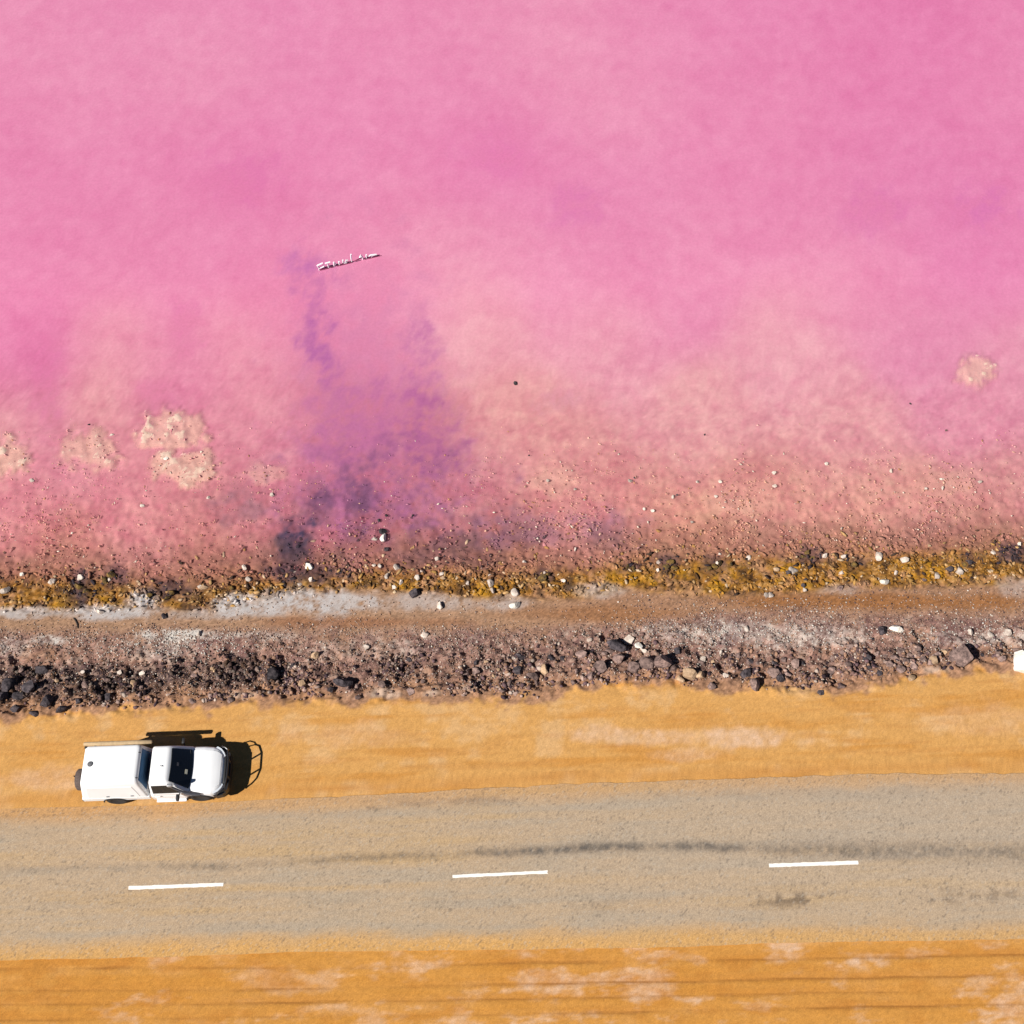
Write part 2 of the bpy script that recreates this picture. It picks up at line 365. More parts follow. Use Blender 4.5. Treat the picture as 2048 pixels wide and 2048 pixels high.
    ru = mixc(ru, (84,64,68), 0.85*sst(0.0, 0.4, fbm(x*0.75, y*0.95, 4, 202, 0.6))); ru = mixc(ru, (64,54,60), 0.85*sst(620, 300, u)*sst(-14, -42, v-vb(cE, u))); ru = mixc(ru, (190,158,140), 0.8*sst(0.0, 0.5, n2)); ru = mixc(ru, (60,46,46), 0.6*sst(0.15, 0.6, -n2))
    ru = mixc(ru, (186,140,106), 0.9*sst(-62, -6, v+2.2*jit+1.6*j2-vb(cE, u)))
    ru = ru*(1+0.3*wn_)[..., None]
    c = mixc(c, ru, mR)
    for k, (a, b, cc, d, s) in enumerate([(765,1388,36,12,.7),(865,1386,24,9,.7),(935,1378,24,9,.6),(480,1390,30,8,.6),(1870,1340,24,10,.6)]):
        c = mixc(c, (214,188,168), s*blob(u, v, a, b, cc, d, 130+k, 0.6, 0.06))
    # orange verge
    mE = sst(-7, 9, v+1.9*jit+1.5*j2-vb(cE, u))
    ve = np.broadcast_to(srgb((226,169,98)), c.shape).copy()
    st = fbm(x*0.22, (y-0.037*x)*2.3, 4, 140, 0.6); st2 = fbm(x*0.5, (y-0.037*x)*5, 3, 141)
    ve = mixc(ve, (233,186,130), 0.75*sst(0.0, 0.6, n1+0.4*st)); ve = mixc(ve, (214,148,70), 0.75*sst(0.0, 0.6, -st+0.2*n1))
    ve = mixc(ve, (206,144,78), 0.4*sst(0.2, 0.6, st2))
    low = sst(1840, 1900, v)
    ve = mixc(ve, (218,150,64), 0.7*low)
    pale = np.zeros_like(u)
    for k, (a, b, cc, d, s) in enumerate([(1480,1478,120,24,1),(1250,1470,150,18,.75),(1380,1510,90,14,.5),(110,1560,120,24,.5),(700,1470,160,25,.3),(1950,1440,150,30,.3)]):
        pale = np.maximum(pale, s*blob(u, v, a, b, cc, d, 145+k, 0.7, 0.02))
    pl = sst(0.12, 0.55, fbm(x*0.5, (y-0.037*x)*1.4, 5, 150, 0.65))*low*sst(-200, 1300, u)
    pl = np.maximum(pl, sst(0.25, 0.6, fbm(x*0.6, (y-0.037*x)*1.6, 5, 151, 0.65))*low*0.7)
    ve = mixc(ve, (236,196,162), np.maximum(pale, pl)*np.clip(0.7+0.5*n2, 0, 1))
    wh = sst(-0.02, 0.06, 0)  # keep
    ve = mixc(ve, (206,136,58), 0.5*low*sst(0.1, 0.55, fbm(x*0.8, (y-0.037*x)*2.2, 4, 155, 0.6)))
    ve = ve*(1+0.06*n2+0.05*n3+0.09*wn_)[..., None]
    ve = mixc(ve, (150,98,46), 0.8*rut_mask(u, v, 2.4))
    ve = mixc(ve, (198,128,58), 0.35*np.clip(rut_mask(u, v+6, 8), 0, 1))
    # darker drag of soil along the seal's far edge and behind the bank
    ve = mixc(ve, (206,138,68), 0.55*np.exp(-((v-np.interp(u, [-900,0,560,1024,1540,2048,2900], [1660,1600,1582,1560,1540,1532,1510]))/9)**2)*(0.6+0.5*st))
    c = mixc(c, ve, mE)
    return np.clip(c/KLIGHT, 0.003, 0.82)

def axis(segs, ext):
    a = []
    for s, e, d in segs: a.append(np.arange(s, e, d))
    a = np.concatenate(a+[np.array([segs[-1][1]])])
    return np.concatenate([-np.array(ext[::-1], float)+0*a[0] if False else np.array(ext[0], float), a, np.array(ext[1], float)])
gx = axis([(-31, 31, 0.07)], ([-1500, -600, -200, -90, -50, -38, -34], [34, 38, 50, 90, 200, 600, 1500]))
gy = axis([(1, 8.0, 0.055), (8.0, 13, 0.2), (13, 15.4, 0.08), (15.4, 23.0, 0.055), (23.0, 30, 0.09), (30, 37, 0.13), (37, 62, 0.4)],
          ([-1500, -500, -150, -50, -20, -8, -3], [70, 90, 140, 300, 700, 1500]))
X, Y = np.meshgrid(gx, gy)
Ys = Y+0.042*np.clip(X, -40, 40)*sst(9, 15, Y)*sst(60, 30, Y)     # rows follow the shore
Z = ground_h(X, Ys)
far = (np.abs(X) > 33) | (Ys < 0.5)
Z = np.where(far & (Ys < yb(cE, X)), np.minimum(Z, 0.0), Z)
Cc = ground_col(X, Ys, Z)
ground = link('ground', new_mesh('ground', np.stack([X, Ys, Z], -1).reshape(-1, 3), grid_faces(*X.shape), Cc.reshape(-1, 3), smooth=180), M['ground'])
tag(ground, 'orange sand verge falling over a rubble bank to the lake bed', 'ground', kind='structure')

# ------------------------------------------------------------------ lake
def mat_water():
    m = bpy.data.materials.new('pink_brine'); m.use_nodes = True
    nt = m.node_tree; L = nt.links; b = nt.nodes['Principled BSDF']; out = nt.nodes['Material Output']
    b.inputs['Roughness'].default_value = 0.12; b.inputs['Specular IOR Level'].default_value = 0.4
    at = nt.nodes.new('ShaderNodeAttribute'); at.attribute_name = 'Col'
    op = nt.nodes.new('ShaderNodeAttribute'); op.attribute_name = 'Opacity'
    geo = nt.nodes.new('ShaderNodeNewGeometry')
    n = nt.nodes.new('ShaderNodeTexNoise'); n.inputs['Scale'].default_value = 7; n.inputs['Detail'].default_value = 6; n.inputs['Roughness'].default_value = 0.7
    L.new(geo.outputs['Position'], n.inputs['Vector'])
    mr = nt.nodes.new('ShaderNodeMapRange'); mr.inputs[1].default_value = 0.3; mr.inputs[2].default_value = 0.7; mr.inputs[3].default_value = 0.93; mr.inputs[4].default_value = 1.07
    L.new(n.outputs[0], mr.inputs[0])
    mx = nt.nodes.new('ShaderNodeMix'); mx.data_type = 'RGBA'; mx.blend_type = 'MULTIPLY'; mx.inputs[0].default_value = 1
    L.new(at.outputs['Color'], mx.inputs[6]); L.new(mr.outputs[0], mx.inputs[7]); L.new(mx.outputs[2], b.inputs['Base Color'])
    n2 = nt.nodes.new('ShaderNodeTexNoise'); n2.inputs['Scale'].default_value = 5; n2.inputs['Detail'].default_value = 4
    L.new(geo.outputs['Position'], n2.inputs['Vector'])
    bp = nt.nodes.new('ShaderNodeBump'); bp.inputs['Strength'].default_value = 0.15; bp.inputs['Distance'].default_value = 0.02
    L.new(n2.outputs[0], bp.inputs['Height']); L.new(bp.outputs[0], b.inputs['Normal'])
    tr = nt.nodes.new('ShaderNodeBsdfTransparent'); tr.inputs[0].default_value = (1.0, 0.985, 0.99, 1)
    ms = nt.nodes.new('ShaderNodeMixShader')
    L.new(op.outputs['Fac'], ms.inputs[0]); L.new(tr.outputs[0], ms.inputs[1]); L.new(b.outputs[0], ms.inputs[2]); L.new(ms.outputs[0], out.inputs['Surface'])
    return m
M['water'] = mat_water()
wx = axis([(-31, 31, 0.14)], ([-1500, -500, -150, -60, -38], [38, 60, 150, 500, 1500]))
wy = axis([(17.6, 30, 0.12), (30, 61, 0.25)], ([17.0], [66, 80, 140, 300, 700, 1500]))
X, Y = np.meshgrid(wx, wy)
Y = Y+0.042*np.clip(X, -40, 40)*sst(60, 30, Y)
depth = np.maximum(WATER_Z-base_h(X, Y), 0)
u, v = to_px(X, Y, np.full_like(X, WATER_Z))
opac = np.clip(1-np.exp(-np.maximum(depth-0.055, 0)/0.17)+0.8*depth, 0.02, 0.985)
opac *= 1-0.72*np.clip(crust_mask(u, v)*1.2, 0, 1)
opac *= 1-0.5*np.clip(dark_weed(u, v), 0, 1)
opac *= 1-0.6*sst(-90, -10, v+14*fbm(X*0.9, Y*0.9, 3, 80)-vb(cA, u))
wc = np.clip(lake_col(u, v)/KLIGHT*(1.06+0.10*sst(400, 800, v))[..., None], 0, 0.82)
lake = link('lake_water', new_mesh('lake_water', np.stack([X, Y, np.full_like(X, WATER_Z)], -1).reshape(-1, 3), grid_faces(*X.shape), wc.reshape(-1, 3), {'Opacity': opac.ravel()}, smooth=180), M['water'])
tag(lake, 'bubblegum pink salt lake shallow along the shore', 'lake', kind='structure')

# ------------------------------------------------------------------ road
RT = [(-900,1640),(0,1617),(300,1610),(560,1598),(680,1593),(800,1587),(1024,1574),(1240,1564),(1540,1556),(1720,1549),(2048,1546),(2900,1530)]
RB = [(-900,1945),(0,1921),(300,1915),(560,1905),(1024,1899),(1290,1896),(1560,1886),(2048,1878),(2900,1862)]
rt = np.array([gp(a, b, 0.03) for a, b in RT]); rb = np.array([gp(a, b, 0.03) for a, b in RB])
rx = axis([(-31, 31, 0.06)], ([-1500, -400, -120, -50], [50, 120, 400, 1500]))
rtp = np.interp(rx, rt[:, 0], rt[:, 1]); rbp = np.interp(rx, rb[:, 0], rb[:, 1])
out_ = np.clip(np.abs(rx)-30, 0, None)*np.sign(rx)*0.037
rtp += out_; rbp += out_
# broken edge of the seal
def ragged(x, s): return 0.045*fbm(x*0.8, x*0, 3, s)+0.035*fbm(x*3.5, x*0, 3, s+1)+0.05*np.clip(fbm(x*1.2, x*0, 2, s+2)-0.25, 0, 1)
cr_ = sst(-10, -7, rx)
rtp += ragged(rx, 160)*(0.3+0.7*cr_)*(np.abs(rx) < 33); rbp += 0.6*ragged(rx, 170)*(np.abs(rx) < 33)
NR = 96
tt = np.linspace(0, 1, NR)
RX = np.repeat(rx[None], NR, 0); RY = rbp[None]+(rtp-rbp)[None]*tt[:, None]
edge_t = 0.004+0.022*cr_*(np.abs(rx) < 33)
edge_b = 0.006+0.008*sst(0, 8, rx)
RZ = np.full_like(RX, 0.03)+0.03*np.sin(np.pi*tt)[:, None]
RZ[-6:] = np.minimum(RZ[-6:], 0.0)+(0.004+edge_t)[None]+0.002*np.arange(6)[::-1, None]
RZ[:6] = 0.012+edge_b[None]+0.002*np.arange(6)[:, None]
top = np.stack([RX, RY, RZ], -1)
sk_t = np.stack([rx, rtp+0.004, np.full_like(rx, -0.08)], -1)[None]
sk_b = np.stack([rx, rbp-0.004, np.full_like(rx, -0.08)], -1)[None]
RV = np.concatenate([sk_b, top, sk_t], 0)
u, v = to_px(RV[..., 0], RV[..., 1], RV[..., 2])
x_, y_ = RV[..., 0], RV[..., 1]
yr = y_-0.037*x_
n1 = fbm(x_*0.5, yr*1.5, 4, 180, 0.6); n2 = fbm(x_*5, y_*5, 3, 181, 0.7); n3 = fbm(x_*11, y_*11, 2, 182); stk = fbm(x_*0.12, yr*2.2, 4, 183, 0.6)
c = np.broadcast_to(srgb((200,173,142)), u.shape+(3,)).copy()
c = mixc(c, (188,170,148), 0.8*sst(-0.1, 0.6, stk+0.3*n1)); c = mixc(c, (206,172,128), 0.8*sst(0.0, 0.6, -stk+0.2*n1))
c = mixc(c, (194,176,156), 0.5*sst(700, 2000, u)*sst(1890, 1700, v))
def line_v(pts): a = np.array(pts, float); return np.interp(u, a[:, 0], a[:, 1])
d = v-line_v([(-900,1760),(0,1738),(430,1733),(700,1717),(900,1710),(1040,1703),(1200,1694),(1480,1693),(1700,1700),(2048,1706),(2900,1705)])
inten = np.interp(u, [-400,0,200,300,420,560,640,860,900,960,1060,1470,1500,1700,2048,2400], [.1,.15,.3,.25,.5,.2,.42,.5,.1,.6,.75,.65,.4,.55,.5,.25])
wd = np.interp(u, [0,900,1000,1500,1600,2048], [7,7,9,10,15,20])
m = np.exp(-((d+5*fbm(u*0.02, v*0.03, 3, 190))/wd)**2)*inten*np.clip(0.85+0.9*n2+0.5*n1, 0, 1.2)
c = mixc(c, (92,88,86), m)
d2 = v-line_v([(0,1800),(1024,1812),(1540,1800),(2048,1790),(2900,1780)])
m2 = np.exp(-(d2/16)**2)*np.interp(u, [0,300,1500,1560,1950,2100], [.05,.08,.2,.75,.55,.2])*sst(0.0, 0.5, n1+0.8*n2)
c = mixc(c, (112,96,82), m2)
d3 = v-line_v([(0,1648),(560,1620),(1024,1595),(1500,1588),(2048,1580),(2900,1560)])
c = mixc(c, (140,116,96), 0.6*np.exp(-(d3/11)**2)*np.interp(u, [0,500,600,1024,1500,2048], [.5,.3,.9,.8,.4,.1])*sst(-0.1, 0.5, n1+0.6*n2))
et = np.interp(u, [a for a, b in RT], [b for a, b in RT]); eb = np.interp(u, [a for a, b in RB], [b for a, b in RB])
c = mixc(c, (216,164,106), sst(44, 2, v-et+12*n1)*(0.55+0.35*sst(900, 100, u)))
c = mixc(c, (224,170,98), sst(52, 6, eb-v+14*n1)*(0.9-0.35*sst(1000, 2000, u)))
wn_ = np.random.default_rng(6).uniform(-1, 1, u.shape)
c = mixc(c, (104,94,84), 0.55*sst(0.82, 1.0, wn_+0.3*n2)); c = mixc(c, (222,208,190), 0.4*sst(0.8, 1.0, -wn_))
c = c*(1+0.05*n2+0.10*wn_)[..., None]
road = link('road', new_mesh('road', RV.reshape(-1, 3), grid_faces(*RX.shape[:1] if False else (NR+2, len(rx))), np.clip(c/KLIGHT, 0.01, 0.8).reshape(-1, 3), smooth=40), M['road'])
tag(road, 'dusty two lane sealed road with worn dark wheel line', 'road', kind='structure')
def road_z(x, y):
    a = np.interp(x, rx, rbp); b = np.interp(x, rx, rtp); t = (y-a)/(b-a)
    return 0.03+0.03*math.sin(math.pi*t)
M['paint'] = mat_plain('road_paint', (0.74, 0.70, 0.64), 0.8, var=0.08, vscale=12)
for k, (x0, y0, x1, y1, w_) in enumerate([(257,1776,445,1769,7.5),(905,1753,1094,1744,6.5),(1538,1731,1715,1725,8)]):
    a = gp(x0, y0, 0.06); b = gp(x1, y1, 0.06); dv = (b-a)/np.linalg.norm(b-a); nv = np.array([-dv[1], dv[0], 0])
    hw = w_/2/60.0; n = 26
    rr = np.random.default_rng(50+k)
    V = []
    for i in range(n+1):
        p = a+(b-a)*i/n
        for j in (-1, -0.33, 0.33, 1):
            jj = (rr.random()-0.5)*0.018 if abs(j) == 1 else 0
            q = p+nv*(j*hw+jj)
            if i == n: q = q+dv*rr.random()*0.05
            V.append((q[0], q[1], road_z(q[0], q[1])+0.005))
    link('lane_dash', new_mesh('lane_dash', V, grid_faces(n+1, 4), smooth=180), M['paint'], road)

# ------------------------------------------------------------------ loose stones: far too many to count, joined as stuff
def ico():
    bm = bmesh.new(); bmesh.ops.create_icosphere(bm, subdivisions=1, radius=1.0)
    v = np.array([p.co[:] for p in bm.verts]); f = np.array([[q.index for q in p.verts] for p in bm.faces]); bm.free(); return v, f
IV, IF = ico()
NV = 10
VAR = []
for k in range(NV):
    r_ = np.random.default_rng(900+k)
    VAR.append(IV*(1+0.6*(r_.random((len(IV), 1))-0.5))+0.3*(r_.random(IV.shape)-0.5))
VAR = np.array(VAR)
def stone_field(name, P, S, col, rg, flat=(0.5, 0.85), long=(0.75, 1.3)):
    n = len(P); k = rg.integers(0, NV, n); V = VAR[k].copy()
    V *= (S[:, None]*np.stack([rg.uniform(*long, n), rg.uniform(0.7, 1.05, n), rg.uniform(*flat, n)], -1))[:, None, :]
    a = rg.uniform(0, 2*np.pi, n); t = rg.uniform(-0.4, 0.4, n)
    ct, st_ = np.cos(t)[:, None], np.sin(t)[:, None]
    y1 = V[..., 1]*ct-V[..., 2]*st_; z1 = V[..., 1]*st_+V[..., 2]*ct; x1 = V[..., 0]
    ca, sa = np.cos(a)[:, None], np.sin(a)[:, None]
    V = np.stack([x1*ca-y1*sa, x1*sa+y1*ca, z1], -1)+P[:, None, :]
    F_ = (IF[None]+(np.arange(n)*len(IV))[:, None, None]).reshape(-1, 3)
    cc = np.repeat(col[:, None, :], len(IV), 1).reshape(-1, 3)
    return link(name, new_mesh(name, V.reshape(-1, 3), F_, cc), M['stones'])
def scatter(n, dens, ylo=15, yhi=31, seed=0, xr=24.5):
    """random ground points whose density follows dens(u, v, x, y)"""
    rg = np.random.default_rng(seed); xs = []; ys = []; got = 0
    while got < n:
        x = rg.uniform(-xr, xr, n*3); y = rg.uniform(ylo, yhi, n*3)
        z = base_h(x, y); u, v = to_px(x, y, z)
        k = rg.random(n*3) < dens(u, v, x, y)
        xs.append(x[k]); ys.append(y[k]); got += k.sum()
    x = np.concatenate(xs)[:n]; y = np.concatenate(ys)[:n]; z = ground_h(x, y)
    return x, y, z, rg
def palette(rg, cols, probs, n):
    k = rg.choice(len(cols), n, p=np.array(probs)/sum(probs)); c = srgb(np.array(cols))[k]/KLIGHT
    return np.clip(c*rg.uniform(0.75, 1.25, (n, 1)), 0.004, 0.8)
def band(v, a, b, soft): return sst(a-soft, a+soft, v)*sst(b+soft, b-soft, v)

# gravel of the upper beach
def dg(u, v, x, y): return (band(v, vb(cG, u)-4, vb(cE, u)-22, 14)+(0.14+0.3*sst(1100, 1500, u))*band(v, vb(cW, u)+10, vb(cG, u), 8))*(0.45+0.55*sst(-0.3, 0.5, fbm(x*0.8, y*0.8, 3, 201)))
x, y, z, rg = scatter(38000, dg, 15, 21, 1)
u, v = to_px(x, y, z); n = len(x)
S = 0.014+0.03*rg.random(n)**2.6
col = palette(rg, [(174,140,122),(206,180,162),(232,220,206),(132,104,96),(84,68,68),(186,140,108)], [5,3,1.4,3.5,1.2,2], n)
sal = np.maximum(blob(u, v, 1520, 1270, 260, 34, 210, .6), np.maximum(blob(u, v, 1960, 1280, 140, 36, 211, .6), blob(u, v, 330, 1285, 170, 30, 212, .6)))
k = rg.random(n) < 0.45*sal; col[k] = srgb((236,226,214))/KLIGHT*rg.uniform(.8, 1.05, (k.sum(), 1))
tag(stone_field('gravel', np.stack([x, y, z+0.25*S], -1), S, col, rg), 'loose brown and white gravel on the upper beach', 'gravel', kind='stuff')
# broken rock of the bank
def dr(u, v, x, y): return band(v, vb(cR, u)-2, vb(cE, u)-14, 14)*(0.06+0.94*sst(-0.05, 0.35, fbm(x*0.75, y*0.95, 4, 202, 0.6)))
x, y, z, rg = scatter(6000, dr, 15, 21, 2)
n = len(x); u, v = to_px(x, y, z); S = 0.025+0.085*rg.random(n)**2.8
dk = sst(0.0, 0.5, 0.6*fbm(x*0.45, y*0.6, 2, 203)+0.9*sst(620, 300, u)*sst(-18, -45, v-vb(cE, u))-0.15)
col = palette(rg, [(156,122,112),(122,96,98),(76,60,66),(194,164,150),(178,138,114),(216,194,178)], [3,3,1.4,2.4,3.4,1.1], n)*(1-0.7*dk)[:, None]
tag(stone_field('rubble', np.stack([x, y, z+0.2*S], -1), S, col, rg, (0.6, 1.0)), 'small broken purple brown rock filling the bank', 'rubble', kind='stuff')
# knobbly mat of the weed band
def do(u, v, x, y): return (band(v, vb(cA, u)-14, vb(cW, u)-4, 14)+0.25*band(v, vb(cA, u)-60, vb(cA, u)-14, 30))*(0.3+0.7*sst(-0.3, 0.4, fbm(x*0.9, y*0.9, 3, 204)))
x, y, z, rg = scatter(7000, do, 17.5, 24, 3)
n = len(x); u, v = to_px(x, y, z); S = 0.025+0.075*rg.random(n)**2.2
col = ground_col(x[None], y[None], z[None])[0]*rg.uniform(0.9, 1.5, (n, 1))
k = rg.random(n) < 0.28; col[k] = palette(rg, [(206,164,112),(222,192,156),(190,146,84),(84,66,56)], [3,1.6,3,2], int(k.sum()))
dkm = dark_weed(u, v); k = rg.random(n) < 0.6*dkm; col[k] = srgb((66,57,62))/KLIGHT
tag(stone_field('weed_crust', np.stack([x, y, z+0.10*S], -1), S, np.clip(col, 0.004, .8), rg, (0.25, 0.55), (0.8, 2.0)), 'knobbly ochre weed crust along the waterline', 'weed', kind='stuff')
# crust knobs standing in the shallows
def dn(u, v, x, y): return sst(800, 1100, v)**1.5*sst(vb(cA, u)+4, vb(cA, u)-20, v)*(0.2+0.8*sst(-0.1, 0.5, fbm(x*0.6, y*0.6, 3, 205)))*(0.5+0.5*sst(600, 1300, u))+0.12*sst(0.1, 0.6, crust_mask(u, v))
x, y, z, rg = scatter(4200, dn, 18, 30, 4)
n = len(x); u, v = to_px(x, y, z); S = 0.02+0.04*rg.random(n)**3.2
col = np.clip(lake_col(u, v)/KLIGHT*np.array([1.25, 1.42, 1.15])*rg.uniform(.85, 1.15, (n, 1)), 0, .8)
kk = rg.random(n) < 0.35; col[kk] = palette(rg, [(238,186,160),(246,224,204),(212,150,116)], [3,1.2,2], int(kk.sum()))
k = rg.random(n) < 0.04; col[k] = srgb((110,50,64))/KLIGHT; S[k] *= 0.7
tag(stone_field('salt_knobs', np.stack([x, y, np.maximum(z+0.3*S, WATER_Z+0.02*S)], -1), S, col, rg, (0.3, 0.55), (0.8, 1.7)), 'small peach salt knobs dotted over the pink shallows', 'salt crust', kind='stuff')

# ------------------------------------------------------------------ rocks one can pick out
BASE = {}
def rock_mesh(kind, i):
    if (kind, i) in BASE: return BASE[kind, i]
    r_ = np.random.default_rng(3000+i)
    bm = bmesh.new(); bmesh.ops.create_icosphere(bm, subdivisions=3, radius=1.0)
    P = np.array([p.co[:] for p in bm.verts])
    d = 1.08+0.26*fbm(P[:, 0]*1.3+5*i, P[:, 1]*1.3+P[:, 2], 3, 300+i)+0.2*fbm(P[:, 2]*1.6+3*i, P[:, 0]-P[:, 1], 2, 320+i)
    P = P*d[:, None]
    for _ in range(13):                                   # chip flat faces
        nrm = r_.normal(size=3); nrm /= np.linalg.norm(nrm); lim = r_.uniform(0.5, 0.86)
        s = P@nrm; k = s > lim; P[k] -= ((s[k]-lim)*0.92)[:, None]*nrm
    P = P*(1+0.09*fbm(P[:, 0]*4+P[:, 2]*2, P[:, 1]*4-P[:, 2]*3, 3, 340+i, 0.6))[:, None]
    for p, q in zip(bm.verts, P): p.co = q
    me = bpy.data.meshes.new('rock'); bm.to_mesh(me); bm.free()
    me.polygons.foreach_set('use_smooth', np.ones(len(me.polygons), bool)); me.set_sharp_from_angle(angle=R(28))
    me.materials.append(M[kind]); BASE[kind, i] = me
    return me
rr = np.random.default_rng(77)
def zone(px, py):
    if py < vb(cA, px)-8: return 'lake'
    if py < vb(cW, px)+2: return 'weed'
    if py < vb(cR, px)-8: return 'beach'
    return 'bank'
ADJ = {'dark': 'near-black basalt', 'brown': 'purple-brown', 'pale': 'pale cream', 'tan': 'tan sandstone', 'white': 'white limestone', 'ochre': 'ochre-crusted black'}
PLACE = {'lake': 'standing in the pink shallows', 'weed': 'in the ochre weed', 'beach': 'on the brown gravel beach', 'bank': 'in the bank'}
BANK = ['beside the parked canopy', 'just ahead of the parked bull bar', 'around the broad slate-grey slab', 'short of the long black slab', 'around the tall ribbed boulder', 'around the cream sandstone dome', 'beyond the cream sandstone dome', 'around the biggest purple-brown boulder']
SHORE = ['off the salt crust islands', 'beside the blue-black stain', 'near the lone egg-shaped black boulder', 'near the pale egg-shaped rock', 'off the tall ribbed boulder', 'off the cream sandstone dome', 'short of the bright white rock', 'off the biggest purple-brown boulder']
def rock(px, py, w, kind, label=None, asp=1.0, tall=0.75, name=None):
    p = hit(px, py+0.16*w); dist = math.sqrt(p[0]**2+p[1]**2+(CH-p[2])**2); sc_ = w*dist/FPX/2*1.02
    zn = zone(px, py)
    nm = name or ('boulder' if w >= 22 else 'rock' if w >= 12 else 'stone')
    o = bpy.data.objects.new(nm, rock_mesh(kind, int(rr.integers(0, 9)))); C.objects.link(o)
    sy = sc_*asp*rr.uniform(.85, 1.05); sz = sc_*tall*rr.uniform(.85, 1.1)
    o.scale = (sc_*rr.uniform(.95, 1.1), sy, sz); o.rotation_euler = (rr.uniform(-.25, .25), rr.uniform(-.25, .25), rr.uniform(-.5, .5)+(math.pi if rr.random() < .5 else 0))
    z = p[2]+0.42*sz
    if zn == 'lake': z = max(z, WATER_Z+0.05*sz)
    o.location = (p[0], p[1], z)
    if label: tag(o, label, nm)
    else:
        k = int(np.searchsorted([300, 560, 900, 1150, 1335, 1520, 1720], px))
        near = (BANK if zn == 'bank' else SHORE)[k]; sz_ = 'small' if w < 10 else 'mid-sized' if w < 15 else 'large'
        tag(o, '%s %s %s %s %s' % (sz_, ADJ[kind], nm, PLACE[zn], near), nm, '%s %s %ss %s %s' % (sz_, ADJ[kind], nm, PLACE[zn], near))
    return o
D, B, P_, T, W_, O_ = 'dark', 'brown', 'pale', 'tan', 'white', 'ochre'
